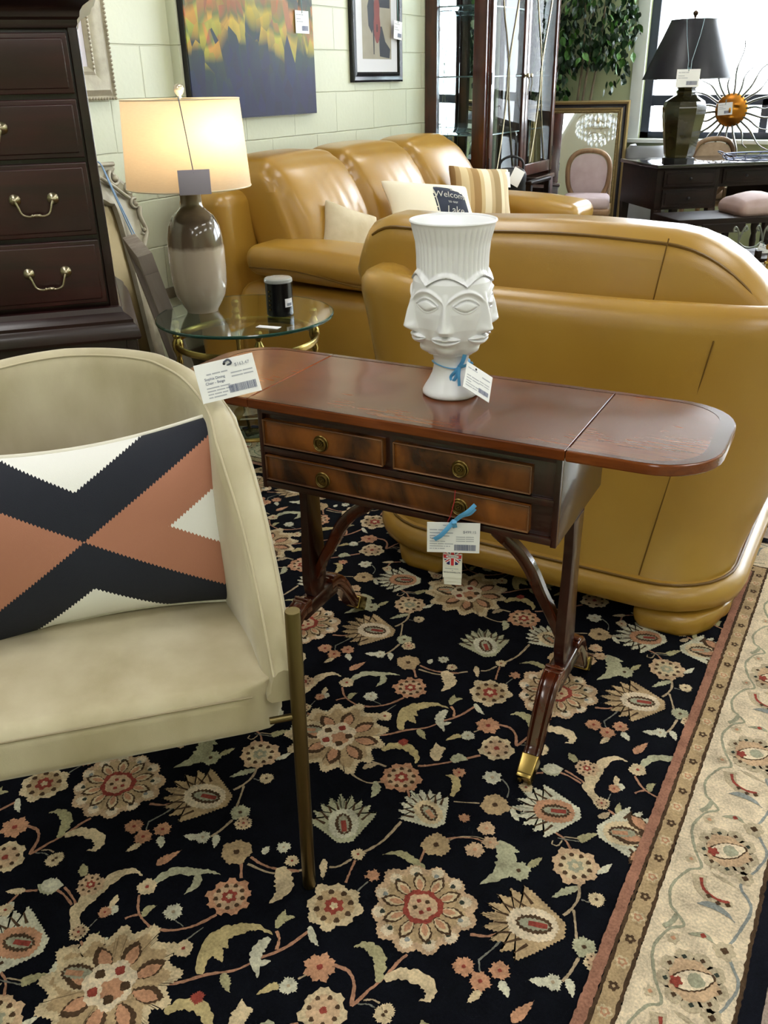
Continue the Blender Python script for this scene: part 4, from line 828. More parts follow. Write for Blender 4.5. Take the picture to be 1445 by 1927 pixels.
def sabre(px_, sg):
    """sabre leg running out along y with a brass box castor"""
    pts = [(.050, .178), (.080, .176), (.105, .158), (.128, .128), (.150, .095), (.168, .066), (.192, .048)]
    P = smoothpts(pts, 5); n = len(P); vs = []; fs = []
    prof = [(-1, -.7), (-1, .82), (-.86, 1), (-.72, 1), (-.66, .86), (-.58, 1), (-.5, .88), (-.42, 1.04), (0, 1.10), (.42, 1.04), (.5, .88), (.58, 1), (.66, .86), (.72, 1), (.86, 1), (1, .82), (1, -.7), (.8, -1), (-.8, -1)]
    k_ = len(prof)
    for i, p in enumerate(P):
        a = P[max(0, i-1)]; b = P[min(n-1, i+1)]; dy, dz = b[0]-a[0], b[1]-a[1]; L = math.hypot(dy, dz); ny, nz = -dz/L, dy/L; t = i/(n-1)
        hw = .0205-.0045*t; th = .019-.006*t
        for (u, v) in prof: vs.append((px_+u*hw, _c[1]+sg*(p[0]+ny*th*v), p[1]+nz*th*v))
    for i in range(n-1):
        for k in range(k_): fs.append((i*k_+k, i*k_+(k+1) % k_, (i+1)*k_+(k+1) % k_, (i+1)*k_+k))
    fs.append(tuple(range(k_))[::-1]); fs.append(tuple((n-1)*k_+k for k in range(k_)))
    mb = MB(); mb.add(vs, fs)
    for q in (0, .010): mb.rbox((px_, _c[1]+sg*(.062+q), .199-q*.35), (.040-.002*(q > 0), .008, .007), .003, n=1, seg=2)
    leg = mb.build('leg', M_wleg, st, X=OFF, angle=50)
    mb = MB(); X = T(px_, _c[1]+sg*.206, .036, rx=sg*-.52 if sg > 0 else .52)
    def cap(w, u): return (w[0]*(1-.06*u[1]*sg), w[1], w[2]*(1-.10*u[1]*sg))
    mb.rbox((0, -sg*.004, .004), (.035, .048, .031), .003, n=1, seg=2, X=X, deform=cap); mb.rbox((0, sg*.018, .001), (.031, .010, .036), .002, n=1, seg=1, X=X)
    mb.rbox((px_, _c[1]+sg*.214, .029), (.008, .016, .022), .002, n=1, seg=1)
    cst = mb.build('brass_cap', M_brass, leg, X=OFF)
    mb = MB()
    for s2 in (-1, 1): mb.lathe([(0, -.004), (.008, -.004), (.0105, -.002), (.0105, .002), (.008, .004), (0, .004)], 20, 0, T(px_+s2*.0105, _c[1]+sg*.218, .0215, ry=PI/2))
    mb.tube([(px_-.016, _c[1]+sg*.218, .0215), (px_+.016, _c[1]+sg*.218, .0215)], .0022, 8)
    mb.build('castor', M_antbrass, leg, X=OFF)
PEDX = (-.452, -1.083)
for px_ in PEDX:
    upright(px_)
    for sg in (-1, 1): sabre(px_, sg)
for px_, sg in ((PEDX[1], 1), (PEDX[0], -1)):      # curved braces from the pedestals to the underside of the frame
    Q = smoothpts([(px_+sg*.008, .235), (px_+sg*.030, .285), (px_+sg*.058, .335), (px_+sg*.086, .390), (px_+sg*.120, .430), (px_+sg*.165, .462), (px_+sg*.20, .50), (px_+sg*.215, .536)], 5)
    mb = MB(); vs = []; fs = []; n = len(Q)
    for i, p in enumerate(Q):
        a = Q[max(0, i-1)]; b = Q[min(n-1, i+1)]; dx, dz = b[0]-a[0], b[1]-a[1]; L = math.hypot(dx, dz); nx, nz = -dz/L, dx/L; w = .010+.004*math.sin(PI*i/(n-1))
        for (u, v) in ((-1, -.7), (-.7, -1), (.7, -1), (1, -.7), (1, .7), (.7, 1), (-.7, 1), (-1, .7)): vs.append((p[0]+nx*w*v, _c[1]+.0115*u, p[1]+nz*w*v))
    for i in range(n-1):
        for k in range(8): fs.append((i*8+k, i*8+(k+1) % 8, (i+1)*8+(k+1) % 8, (i+1)*8+k))
    fs.append(tuple(range(8))[::-1]); fs.append(tuple((n-1)*8+k for k in range(8))); mb.add(vs, fs)
    mb.build('brace', M_wleg, st, X=OFF, angle=40)
# ---- price tags --------------------------------------------------------------
def barcode(mb, x0, x1, z0, z1, m, y=-.0011, seed=1):
    r_ = random.Random(seed); x = x0
    while x < x1:
        w = r_.choice((.0004, .0007, .0011)); mb.add([(x, y, z0), (min(x+w, x1), y, z0), (min(x+w, x1), y, z1), (x, y, z1)], [(0, 1, 2, 3)], m); x += w+r_.choice((.0004, .0007))
def wordbars(txt, size, X, mb, m):
    """print too small to read: a short grey stroke per word"""
    x = 0
    for count in txt:
        L = .52*size*count
        if L > 0: mb.add([(x, 0, 0), (x+L, 0, 0), (x+L, size*.42, 0), (x, size*.42, 0)], [(0, 1, 2, 3)], m, X)
        x += L+.3*size
READABLE = ('Sophia Dining', 'Chair - Beige', 'Table')
def tagcard(name, w, h, lines, price, parent, bar=(.52, .93, .08, .28), hole=(.5, .86), extra=None, seed=1, big=None):
    """card lying in the local xz plane, printed side towards -y, origin at its centre"""
    mb = MB(); mb.rbox((0, 0, 0), (w, .0012, h), .0003, n=1, seg=1)
    X = lambda x, z: T(-w/2+w*x, -.0009, -h/2+h*z, rx=PI/2)
    for (tx, tz, sz, s_, dk) in lines:
        if s_ in READABLE: text_mesh(s_, sz*h, X(tx, tz), mb, 2 if dk else 1)
        else: wordbars(s_, sz*h, X(tx, tz), mb, 4)
    if price and price[0] == '-': wordbars((6,), price[3]*h, X(price[1], price[2]), mb, 4)
    elif price: text_mesh(price[0], price[3]*h, X(price[1], price[2]), mb, 1)
    barcode(mb, -w/2+w*bar[0], -w/2+w*bar[1], -h/2+h*bar[2], -h/2+h*bar[3], 2, seed=seed)
    if hole: mb.lathe([(0, -.0002), (.0024, -.0002), (.0024, .0002), (0, .0002)], 12, 3, T(-w/2+w*hole[0], -.0008, -h/2+h*hole[1], rx=PI/2))
    return mb.build(name, [M_paper, M_ink, mat('ink_blue', '#5b6487', .6), M_black, mat('pale_ink', '#b3b6c2', .7)], parent, smooth=False)
px_ = PX[1]
o = thing('price_tag', 'white barcode price tag tied with blue ribbon to the table\'s lower right drawer pull', 'price tag', T2W(-.634, FY-.036, .531), math.radians(24))
tagcard('card', .101, .065, [(.05, .74, .085, (5, 5,), 0), (.05, .64, .085, (7, 8,), 0), (.05, .54, .085, (4, 4, 4,), 0), (.05, .45, .085, 'Table', 1), (.05, .36, .07, (8, 4,), 0), (.05, .28, .07, (6, 5, 7,), 0), (.05, .20, .07, (11, 1, 2, 1,), 0), (.05, .12, .07, (2, 1, 2, 1, 4,), 0), (.55, .52, .065, (8, 7,), 0), (.55, .45, .065, (8, 7,), 0), (.55, .38, .065, (8, 7,), 0), (.30, .90, .06, (3, 5, 4,), 0)], ('$499.15', .68, .66, .12), o)
mb = MB()
def rib(pts, w, m=0, up=(0, 1, 0)): mb.tube(pts, w, 8, m, flat=.12, upv=up)
rib(smoothpts([(.002, -.005, .038), (.012, -.012, .052), (.026, -.016, .064), (.040, -.010, .076)], 5), .0042); rib(smoothpts([(.002, -.005, .038), (.016, -.006, .050), (.030, -.008, .056), (.040, -.006, .066)], 5), .0036)
rib(smoothpts([(.0, -.005, .038), (-.010, -.010, .026), (-.024, -.012, .010), (-.036, -.009, .0)], 5), .0046)
rib([(.002, -.006, .042), (.001, -.010, .036), (.003, -.004, .024)], .0045)
mb.build('ribbon', M_ribbon, o)
o = thing('maker_label', 'folded white maker\'s label with a Union Jack shield hanging below the table\'s price tag', 'label', T2W(-.640, FY-.024, .4615), math.radians(20)); o.scale = (.86, .86, .86)
mb = MB()
for k, (w, h, dz) in enumerate([(.044, .064, 0), (.040, .066, -.010), (.040, .066, -.019)]): mb.rbox((.0006*k, .0016*k, dz), (w, .0010, h), .0002, n=1, seg=1)
wordbars((11, 2, 7,), .0028, T(-.017, -.0009, -.008, rx=PI/2), mb, 1); wordbars((2,), .0026, T(-.001, -.0009, -.0125, rx=PI/2), mb, 1); text_mesh('BEVAN FUNNELL LTD.', .0040, T(0, -.0009, -.0185, rx=PI/2), mb, 2, 'CENTER')
mb.build('card', [mat('label_card', '#ecebe2', .6), M_ink, M_inkdark], o, smooth=False)
mb = MB()
sh = [(-.021, .030), (-.0195, .018), (-.012, .004), (0, .0015), (.012, .004), (.0195, .018), (.021, .030), (.015, .038), (-.015, .038)]
def clipu(poly, z, m):
    """clip a polygon to the shield (convex) and add it"""
    P = [tuple(p) for p in poly]; S = sh
    A = sum(S[i][0]*S[(i+1) % len(S)][1]-S[(i+1) % len(S)][0]*S[i][1] for i in range(len(S))); S = S if A > 0 else S[::-1]
    for i in range(len(S)):
        a, b = S[i], S[(i+1) % len(S)]; out = []
        for j in range(len(P)):
            p, q = P[j], P[(j+1) % len(P)]; f = lambda t: (b[0]-a[0])*(t[1]-a[1])-(b[1]-a[1])*(t[0]-a[0])
            fp, fq = f(p), f(q)
            if fp >= 0: out.append(p)
            if (fp >= 0) != (fq >= 0): t = fp/(fp-fq); out.append((p[0]+(q[0]-p[0])*t, p[1]+(q[1]-p[1])*t))
        P = out
        if not P: return
    mb.add([(x, z, y) for x, y in P], [tuple(range(len(P)))], m)
def stripe(p, q, w, z, m):
    dx, dy = q[0]-p[0], q[1]-p[1]; L = math.hypot(dx, dy); nx, ny = -dy/L*w, dx/L*w
    clipu([(p[0]+nx, p[1]+ny), (q[0]+nx, q[1]+ny), (q[0]-nx, q[1]-ny), (p[0]-nx, p[1]-ny)], z, m)
cy_ = .022
clipu([(-.03, -.01), (.03, -.01), (.03, .05), (-.03, .05)], -.0014, 0)
for sg in (-1, 1): stripe((-.03*sg, cy_-.022), (.03*sg, cy_+.022), .0036, -.0016, 1); stripe((-.03*sg, cy_-.022), (.03*sg, cy_+.022), .0014, -.0018, 2)
stripe((0, -.01), (0, .05), .0058, -.0020, 1); stripe((-.03, cy_+.003), (.03, cy_+.003), .0070, -.0020, 1); stripe((0, -.01), (0, .05), .0034, -.0022, 2); stripe((-.03, cy_+.003), (.03, cy_+.003), .0046, -.0022, 2)
mb.add([(.0150*math.cos(2*PI*i/24), -.0024, cy_+.003+.0042*math.sin(2*PI*i/24)) for i in range(24)], [tuple(range(24))], 1)
text_mesh('Reprodux', .0052, T(0, -.0026, cy_+.0015, rx=PI/2), mb, 3, 'CENTER')
mb.build('shield_badge', [mat('flag_blue', '#2b2767', .5), M_paper, mat('flag_red', '#d5353f', .5), M_inkdark], o, smooth=False)
mb = MB(); mb.tube([(-.002, .0, .034), (-.006, .0, .070), (-.010, -.004, .090), (-.014, -.004, .110), (-.006, -.003, .128), (.001, .002, .160), (.003, .004, .188)], .0011, 6); mb.build('red_thread', mat('red_thread', '#a3262a', .6), o)

# ---- face vase -----------------------------------------------------------------
M_ceramic = mat('white_matte_ceramic', '#f0f1f8', .34, coat=.25, coatrough=.25)
VX, VY, VS = -.741, 1.568, 1.05
vz = thing('face_vase', 'white ceramic vase with faces around it and a fluted flared rim', 'vase', (VX, VY, TZ+.0003)); vz.scale = (VS, VS, VS)
base = [(0, 0), (.051, 0), (.0545, .003), (.0545, .008), (.051, .015), (.043, .028), (.0365, .042), (.0335, .054), (.033, .066), (.035, .078), (.041, .086)]
def body_r(z):   # z from .086 to .345
    return interp(z, [(.086, .043), (.10, .056), (.118, .0665), (.14, .072), (.17, .0745), (.20, .0745), (.222, .0725), (.235, .0665), (.262, .0665), (.288, .0685), (.308, .0735), (.321, .0785), (.325, .0800)])
def g_(x, s_): return math.exp(-(x/s_)**2)
HX = math.radians(60)
# face centre facing the camera: camera azimuth as seen from the vase
FACE0 = math.atan2(-VY, -VX)-math.radians(9)
def hairline(d):  # d in -30..30 deg from face centre -> z of the scalloped hairline
    t = abs(d)/30; return .2345-.016*t**1.9
def vr(th, z):
    k = round((th-FACE0)/HX); d = math.degrees(th-FACE0-k*HX)      # -30..30 from the nose
    e = d-30 if d > 0 else d+30                                    # from the shared eye
    R = body_r(z); hl = hairline(d)
    if z > hl:                                                     # fluted hat
        t = min(1, (z-hl)/.004); R0 = body_r(max(z, .236))
        fl = .0016*abs(math.sin(math.radians(d)*21))*1.3
        hatr = R0-.0015+fl*min(1, (z-hl)/.02)*max(0, min(1, (.321-z)/.01))
        rim = .0052*g_(z-hl-.0035, .0042)
        return max(hatr, 0)*t+(R+.002)*(1-t)+rim
    dz = z
    arc = R*math.radians(1)
    x = d*arc; ex = e*arc                                           # metres along the surface
    out = R
    # face planes: slight ridge at the nose axis, cheeks
    out += .003*g_(x, .020)*g_(dz-.165, .06)
    # nose from brow to tip
    nz = (dz-.138)/.066
    if -.25 < nz < 1.15:
        w = .0044+.0062*max(0, 1-max(0, nz))**2.2
        prom = .0205*max(0, min(1, (1.06-nz)))**1.05*(1 if nz > .06 else max(0, 1-((.06-nz)/.20)**2))
        out += prom*math.exp(-(abs(x)/w)**2.6)
        out += .004*max(0, min(1, 1.1-nz))*(g_(x-.0085, .004)+g_(x+.0085, .004))*g_(dz-.142, .007)
    # brow ridge flowing from the nose over the eyes
    bz = .196+.012*math.cos(math.radians(e)*3.0)*1.0
    if abs(e) < 29: out += .0040*g_(dz-(.186+.0235*math.cos(e/29.5*PI/2)**.75), .0036)*(1-(abs(e)/29)**8)
    out -= .0045*g_(dz-.186, .013)*g_(ex, .024)
    # eyeball almond and lids
    ea = (ex/.0225)
    if abs(ea) < 1.15:
        half = .0098*max(0, 1-abs(ea)**1.7)
        q = (dz-.184)
        if abs(q) < half and half > 0: out += .0072*(1-(q/half)**2)**.5*(1-abs(ea)**2*.6)
        lid = .0118*max(0, 1-abs(ea/1.12)**2)
        out += .0030*g_(q-lid-.0018, .0017)+.0014*g_(q+lid*.95+.001, .0014)
    # lips
    la = x/.0290
    if abs(la) < 1:
        c_ = (1-abs(la)**1.7)
        up = .0112*c_*(1-.28*g_(x, .004)); lo = .0128*c_
        q = dz-.1205+.0012*math.cos(la*PI)
        if 0 <= q < up: out += .0105*c_**.5*math.sin(PI*min(1, q/up*.88+.12))**.8
        if -lo < q < 0: out += .0112*c_**.5*math.sin(PI*min(1, -q/lo*.88+.12))**.8
        out -= .0012*g_(q, .0009)
    out += -.0022*g_(dz-.1345, .003)*g_(x, .004)
    # chin
    out += .0095*g_(dz-.094, .0085)*g_(x, .015)
    out -= .0030*g_(e, 9)*max(0, min(1, (.16-dz)/.05))               # valleys between chins
    out -= .0030*g_(z-hl, .0022)
    return out
NTH = 720; zs = []
z = .084
while z < .2445: zs.append(z); z += .00085
while z < .325: zs.append(z); z += .004
zs.append(.325)
def vg(u, v):
    th = 2*PI*u; i = min(len(zs)-1, int(round(v*(len(zs)-1)))); z = zs[i]; r = vr(th, z); return (r*math.cos(th), r*math.sin(th), z)
mb = MB(); mb.grid(vg, NTH, len(zs)-1, 0, cu=True)
mb.lathe(base, 64)
mb.lathe([(.0800, .325), (.0795, .3275), (.0775, .3282), (.0757, .326), (.0725, .318), (.0655, .285), (.062, .25), (.062, .12), (0, .11)], 64)
mb.build('body', M_ceramic, vz, angle=80)
o = thing('vase_price_tag', 'white price tag tied with a blue bow round the neck of the face vase', 'price tag', (VX, VY, TZ+.0003)); o.scale = (VS, VS, VS)
mb = MB(); ring = [(.0345*math.cos(a), .0345*math.sin(a), .062+.003*math.sin(a*2)) for a in [2*PI*i/40 for i in range(40)]]
mb.tube(ring, .0032, 8, 0, closed=True, flat=.2, upv=None)
bx, by = .0355*math.cos(FACE0+.62), .0355*math.sin(FACE0+.62); tx, ty = -math.sin(FACE0), math.cos(FACE0)
def lp(pts, w): mb.tube(smoothpts([(bx+tx*a+b*math.cos(FACE0+.5), by+ty*a+b*math.sin(FACE0+.5), .062+c_) for a, b, c_ in pts], 5), w, 8, 0, flat=.14, upv=(math.cos(FACE0+.5), math.sin(FACE0+.5), 0))
lp([(0, 0, 0), (.004, .006, .012), (.008, .006, .026), (.011, .002, .029), (.006, .004, .014), (0, .003, 0)], .0040)
lp([(0, 0, 0), (-.010, .008, -.008), (-.018, .008, -.018), (-.015, .010, -.026), (-.008, .009, -.016), (0, .003, 0)], .0036)
lp([(0, .003, 0), (-.004, .010, -.014), (-.004, .014, -.034)], .0030); lp([(0, .003, 0), (.012, .008, .006), (.022, .010, .012)], .0032)
mb.build('ribbon', M_ribbon, o)
ang = FACE0+.55
cc = tagcard('card', .066, .058, [(.07, .80, .09, (3, 5,), 0), (.07, .52, .085, (4, 7,), 1), (.07, .42, .085, (5, 7,), 1), (.07, .32, .08, (5,), 1), (.07, .23, .075, (10, 4,), 0), (.07, .14, .075, (7, 5,), 0), (.55, .54, .07, (5, 6,), 0), (.55, .45, .07, (5, 6,), 0)], ('-', .62, .72, .11), o, bar=(.55, .93, .14, .30), hole=(.36, .90), seed=3)
cc.location = (bx+.030*math.cos(ang)+tx*.024, by+.030*math.sin(ang)+ty*.024, .0420); cc.rotation_euler = (-.75, .62, ang+PI/2)
# ================================================================== TUB CHAIR with lumbar pillow
M_velvet = mat('champagne_velvet', '#aea283', .62, col2='#cdc3a8', nscale=4.5, sheen=.5, bump=.12, bscale=700, detail=5, stretch=(1.6, 1.6, .8), sharp=.35)
M_welt = mat('velvet_welt', '#c6bb9f', .7, sheen=.4)
M_bronze = mat('brushed_bronze', '#6e6140', .36, 1.0)
# local frame: +y = back of the chair, x = its left-right axis (front right corner seen at world (-.70,.92))
CW, CD = .60, .56
FR = np.array([-.705, .905]); ang_c = math.radians(45)        # the front edge runs along (cos45, sin45); back is at +y local = (-sin45, cos45)
ex = np.array([math.cos(ang_c), math.sin(ang_c)]); ey = np.array([-math.sin(ang_c), math.cos(ang_c)])
org = FR-ex*CW/2
ch = thing('dining_chair', 'champagne velvet tub chair with slim bronze legs, a patterned pillow on its seat', 'chair', (org[0], org[1], .0125), ang_c)
OZ = -.0125
def plan(t):
    """inner face of the shell in plan, t -1 (right front) .. 1 (left front)"""
    s_ = abs(t); sg = -1 if t > 0 else 1
    W = CW/2+.016; D = CD+.010
    # superellipse running from the front corner round the back
    a = (1-s_)*PI/2*1.0
    n_ = 2.45
    x = W*abs(math.cos(a))**(2/n_); y = D*abs(math.sin(a))**(2/n_)
    return (sg*x, y)
def topz(t):
    s_ = abs(t)
    return interp(s_, [(0, .872), (.3, .868), (.45, .855), (.6, .832), (.68, .815), (.74, .795), (.80, .755), (.86, .70), (.92, .625), (.965, .555), (.99, .505), (1.0, .485)])
TH = .080
ts = [math.sin(PI/2*(i/36)) for i in range(-36, 37)]
ts = [-1+2*i/96 for i in range(97)]
def shell_sec(t):
    x, y = plan(t); e = 1e-3; x2, y2 = plan(min(1, t+e)); x1, y1 = plan(max(-1, t-e)); dx, dy = x2-x1, y2-y1; L = math.hypot(dx, dy) or 1
    nx, ny = dy/L, -dx/L
    if nx*x+ny*(y-.2) < 0: nx, ny = -nx, -ny
    zt = topz(t); zb = .425; out = []
    lean = .055*max(0, 1-abs(t)/.8); th = interp(abs(t), [(0, .040), (.5, .044), (.66, .052), (.74, .064), (.80, .062), (.9, .053), (1, .045)])
    def P(o, z): o -= th; f = (z-zb)/.43; return (x+nx*(o+lean*f*.6), y+ny*(o+lean*f), z+OZ)
    for i in range(7): z = zb+(zt-TH*.5-zb)*i/6; b = .008*math.sin(PI*i/6); out.append(P(-b, z))
    for i in range(1, 8): a = PI-PI*i/8; out.append(P(th/2+th/2*math.cos(a), zt-TH*.5+TH*.5*math.sin(a)))
    for i in range(7): z = zt-TH*.5-(zt-TH*.5-zb)*i/6; out.append(P(th, z))
    return out
secs = [shell_sec(t) for t in ts]; k = len(secs[0]); vs = [p for s_ in secs for p in s_]
fs = [(i*k+j, i*k+(j+1) % k, (i+1)*k+(j+1) % k, (i+1)*k+j) for i in range(len(ts)-1) for j in range(k)]
fs += [tuple(range(k)), tuple((len(ts)-1)*k+j for j in range(k))[::-1]]
mb = MB(); mb.add(vs, fs); mb.build('backrest', M_velvet, ch, angle=60)
mb = MB()
for jj in (8, 12): mb.tube([Vector(s_[jj])*1.0+Vector((0, 0, .0012)) for s_ in secs], .0022, 6)
mb.build('piping', M_welt, ch)
def seatplan(u, v):      # square -> D shaped cushion
    pass
mb = MB()
def sd(w, u):
    x, y, z = w; r_ = max(abs(u[0]), abs(u[1]))
    W = CW/2-.006; D = CD-.03
    # the rear half of the cushion follows the tub
    if y > 0:
        lim = W*abs(max(0, 1-(abs(y)/ (D*.5+.02))**2.6))**(1/2.6); x = max(-lim, min(lim, x)) if abs(x) > lim else x
    else:
        c = .055; dx = abs(x)-(W-c); dy = -y-(D/2-c)
        if dx > 0 and dy > 0:
            L = math.hypot(dx, dy)
            if L > c: x = math.copysign(W-c+dx/L*c, x); y = -(D/2-c+dy/L*c)
    return (x, y, z)
SB = MB(); SB.rbox((0, CD/2-.012, .417+OZ), (CW-.012, CD-.0, .098), .030, n=(24, 24, 3), seg=5, puff=(0, 0, .014), deform=sd)
SB.build('seat', M_velvet, ch, angle=60)
mb = MB(); y0 = -.012-.0015
mb.tube([(-CW/2+.06+ (CW-.12)*i/30, y0+.003, .4515+OZ) for i in range(31)], .0016, 6); mb.build('seam', mat('velvet_seam', '#93876c', .8), ch)
mb = MB(); mb.rbox((0, CD/2, .362+OZ), (CW-.10, CD-.08, .02), .006, n=1, seg=1); mb.build('seat_frame', M_black, ch)
for (x, y, h_) in ((CW/2+.013, -.012, .600), (-CW/2-.013, -.012, .600), (CW/2-.07, CD-.02, .42), (-CW/2+.07, CD-.02, .42)):
    mb = MB(); sx = math.copysign(1, x); dx = -sx*.007
    mb.tube([(x+dx, y, .0), (x+dx, y, .003), (x, y, h_-.002+OZ), (x, y, h_+OZ)], [.0105, .0118, .0125, .0115], 24)
    mb.build('leg', M_bronze, ch, angle=50)
    if h_ > .5:
        mb = MB(); mb.tube([(x-sx*.010, y, .40+OZ), (x-sx*.05, y, .40+OZ)], .006, 10); mb.build('bracket', M_bronze, ch)
# lumbar pillow
def CL(x, y, z): p = org+ex*x+ey*y; return (p[0], p[1], z)
PILLOW_LOC, PILLOW_ROT = CL(.012, .300, .625), (-.28, -.05, ang_c)
CTAG_LOC, CTAG_ROT = CL(.280, .335, .866), (-.45, -.14, ang_c)
def cross_pillow_mat():
    m = bpy.data.materials.new('crossed_stripe_canvas'); m.use_nodes = True; nt = m.node_tree; b = nt.nodes['Principled BSDF']; b.inputs['Roughness'].default_value = .92
    def math_(op, a, c=None):
        n = nt.nodes.new('ShaderNodeMath'); n.operation = op
        for i, v in enumerate((a, c)):
            if v is None: continue
            if isinstance(v, (int, float)): n.inputs[i].default_value = v
            else: nt.links.new(v, n.inputs[i])
        return n.outputs[0]
    tc = nt.nodes.new('ShaderNodeTexCoord'); sp = nt.nodes.new('ShaderNodeSeparateXYZ'); nt.links.new(tc.outputs['Object'], sp.inputs[0])
    x = sp.outputs[0]; z = sp.outputs[2]
    k = .595
    ax = math_('ABSOLUTE', x); az = math_('ABSOLUTE', z)
    d = math_('SUBTRACT', az, math_('MULTIPLY', ax, k))             # >0 above the diagonal: navy; <0 rust
    saw = nt.nodes.new('ShaderNodeTexWave'); saw.wave_type = 'BANDS'; saw.bands_direction = 'X'; saw.inputs['Scale'].default_value = 55; nt.links.new(tc.outputs['Object'], saw.inputs['Vector'])
    jag = math_('MULTIPLY', math_('SUBTRACT', saw.outputs['Fac'], .5), .0032)
    dj = math_('ADD', d, jag)
    navy = math_('GREATER_THAN', dj, 0.0)
    wt = math_('GREATER_THAN', dj, .082); wb_ = math_('LESS_THAN', dj, -.083)
    white = math_('MAXIMUM', wt, wb_)
    def mix(f, a, c):
        n = nt.nodes.new('ShaderNodeMix'); n.data_type = 'RGBA'
        nt.links.new(f, n.inputs[0])
        for i, v in ((6, a), (7, c)):
            if isinstance(v, str): n.inputs[i].default_value = lin(v)
            else: nt.links.new(v, n.inputs[i])
        return n.outputs[2]
    c1 = mix(navy, '#b27a63', '#20232f'); c2 = mix(white, c1, '#f0f0ee')
    nt.links.new(c2, b.inputs['Base Color'])
    w2 = nt.nodes.new('ShaderNodeTexNoise'); w2.inputs['Scale'].default_value = 700; nt.links.new(tc.outputs['Object'], w2.inputs['Vector'])
    bp = nt.nodes.new('ShaderNodeBump'); bp.inputs['Strength'].default_value = .4; bp.inputs['Distance'].default_value = .001; nt.links.new(w2.outputs['Fac'], bp.inputs['Height']); nt.links.new(bp.outputs[0], b.inputs['Normal'])
    return m
o = thing('lumbar_pillow', 'rectangular pillow with crossed navy and rust bands on white, leaning on the velvet chair', 'pillow', PILLOW_LOC, rot=PILLOW_ROT)
pillow_mb(.575, .365, .17, nu=48, nv=32, pinch=.20, pinchx=.03, wav=.002).build('cover', cross_pillow_mat(), o, angle=70)
pp = pillow_mb(.575, .365, .17, nu=2, nv=2, pinch=.20, pinchx=.03, piping=True, mp=0, pr=.0048)
q = MB(); n0 = len(pp.V)-64*8; q.V = pp.V[n0:]; q.F = [tuple(i-n0 for i in f) for f in pp.F if min(f) >= n0]; q.M = [0]*len(q.F)
q.build('piping', mat('ivory_piping', '#e6e2d6', .8), o, angle=0)
# chair's own price tag, lying over the top edge of the arm
o = thing('chair_price_tag', 'white barcode price tag lying on the shoulder of the velvet chair', 'price tag', CTAG_LOC, rot=CTAG_ROT)
tagcard('card', .103, .067, [(.17, .68, .08, (3, 5, 4,), 0), (.12, .55, .095, 'Sophia Dining', 1), (.12, .44, .095, 'Chair - Beige', 1), (.12, .33, .07, (9, 7,), 0), (.12, .25, .07, (6, 6, 5,), 0), (.12, .17, .07, (4, 5, 4,), 0), (.12, .09, .07, (3, 9,), 0), (.57, .60, .07, (8, 7,), 0), (.57, .51, .07, (8, 7,), 0)], ('$163.47', .66, .76, .12), o, bar=(.48, .94, .12, .32), hole=(.5, .88), seed=5)
mb = MB(); mb.tube(smoothpts([(.0, -.001, .028), (.008, -.006, .030), (.012, -.003, .024), (.004, .001, .022)], 4), .0018, 6); mb.build('string', mat('grey_string', '#5a6072', .7), o)
# ================================================================== GLASS SIDE TABLE, LAMP, CANDLE
M_gtop = glassmat('green_glass', '#dcf0e8', 0.0, 1.45)
GX, GY, GR, GZ = -2.035, 2.535, .325, .55
gt = thing('glass_side_table', 'round glass-topped side table on a brass frame beside the sofa', 'table', (GX, GY, .0125))
mb = MB(); mb.lathe([(0, GZ-.012), (GR-.004, GZ-.012), (GR, GZ-.009), (GR, GZ-.003), (GR-.004, GZ), (0, GZ)], 96)
mb.M = [1 if min(math.hypot(*mb.V[i][:2]) for i in f) > GR-.006 else 0 for f in mb.F]
mb.build('glass_top', [M_gtop, mat('green_glass_edge', '#2c5a50', .06, trans=.3, ior=1.45)], gt, angle=20)
mb = MB(); mb.tube([(.26*math.cos(2*PI*i/64), .26*math.sin(2*PI*i/64), .455) for i in range(64)], .008, 10, closed=True, flat=1.6, upv=(0, 0, 1)); mb.build('apron_ring', M_brass, gt)
mb = MB(); mb.lathe([(0, .14), (.22, .14), (.225, .143), (.22, .146), (0, .146)], 64); mb.build('lower_shelf', M_gtop, gt)
mb = MB(); mb.tube([(.228*math.cos(2*PI*i/64), .228*math.sin(2*PI*i/64), .138) for i in range(64)], .008, 8, closed=True); mb.build('shelf_ring', M_brass, gt)
for k in range(4):
    a = -PI/3+.30+k*PI/2; ca, sa = math.cos(a), math.sin(a)
    mb = MB()
    mb.lathe([(0, .0), (.012, .0), (.016, .010), (.010, .022), (.0085, .06), (.0085, .38), (.012, .39), (.012, .40), (.009, .41), (.013, .425), (.019, .44), (.021, .455), (.019, .47), (.012, .482), (.017, .492), (.012, .502), (.008, .510), (.014, .520), (.015, .530), (.010, .5375), (0, .5378)], 18, 0, T(.255*ca, .255*sa, 0))
    mb.build('leg', M_brass, gt)
lx, ly = -2.21, 2.505
lp_ = thing('table_lamp', 'lit table lamp with two-tone ceramic base and linen drum shade on the glass table', 'lamp', (lx, ly, GZ+.0129))
M_lampc = bpy.data.materials.new('two_tone_glaze'); M_lampc.use_nodes = True
nt = M_lampc.node_tree; b = nt.nodes['Principled BSDF']; b.inputs['Roughness'].default_value = .12; b.inputs['Coat Weight'].default_value = .6
tc = nt.nodes.new('ShaderNodeTexCoord'); sp = nt.nodes.new('ShaderNodeSeparateXYZ'); nt.links.new(tc.outputs['Object'], sp.inputs[0])
ns = nt.nodes.new('ShaderNodeTexNoise'); ns.inputs['Scale'].default_value = 30; nt.links.new(tc.outputs['Object'], ns.inputs['Vector'])
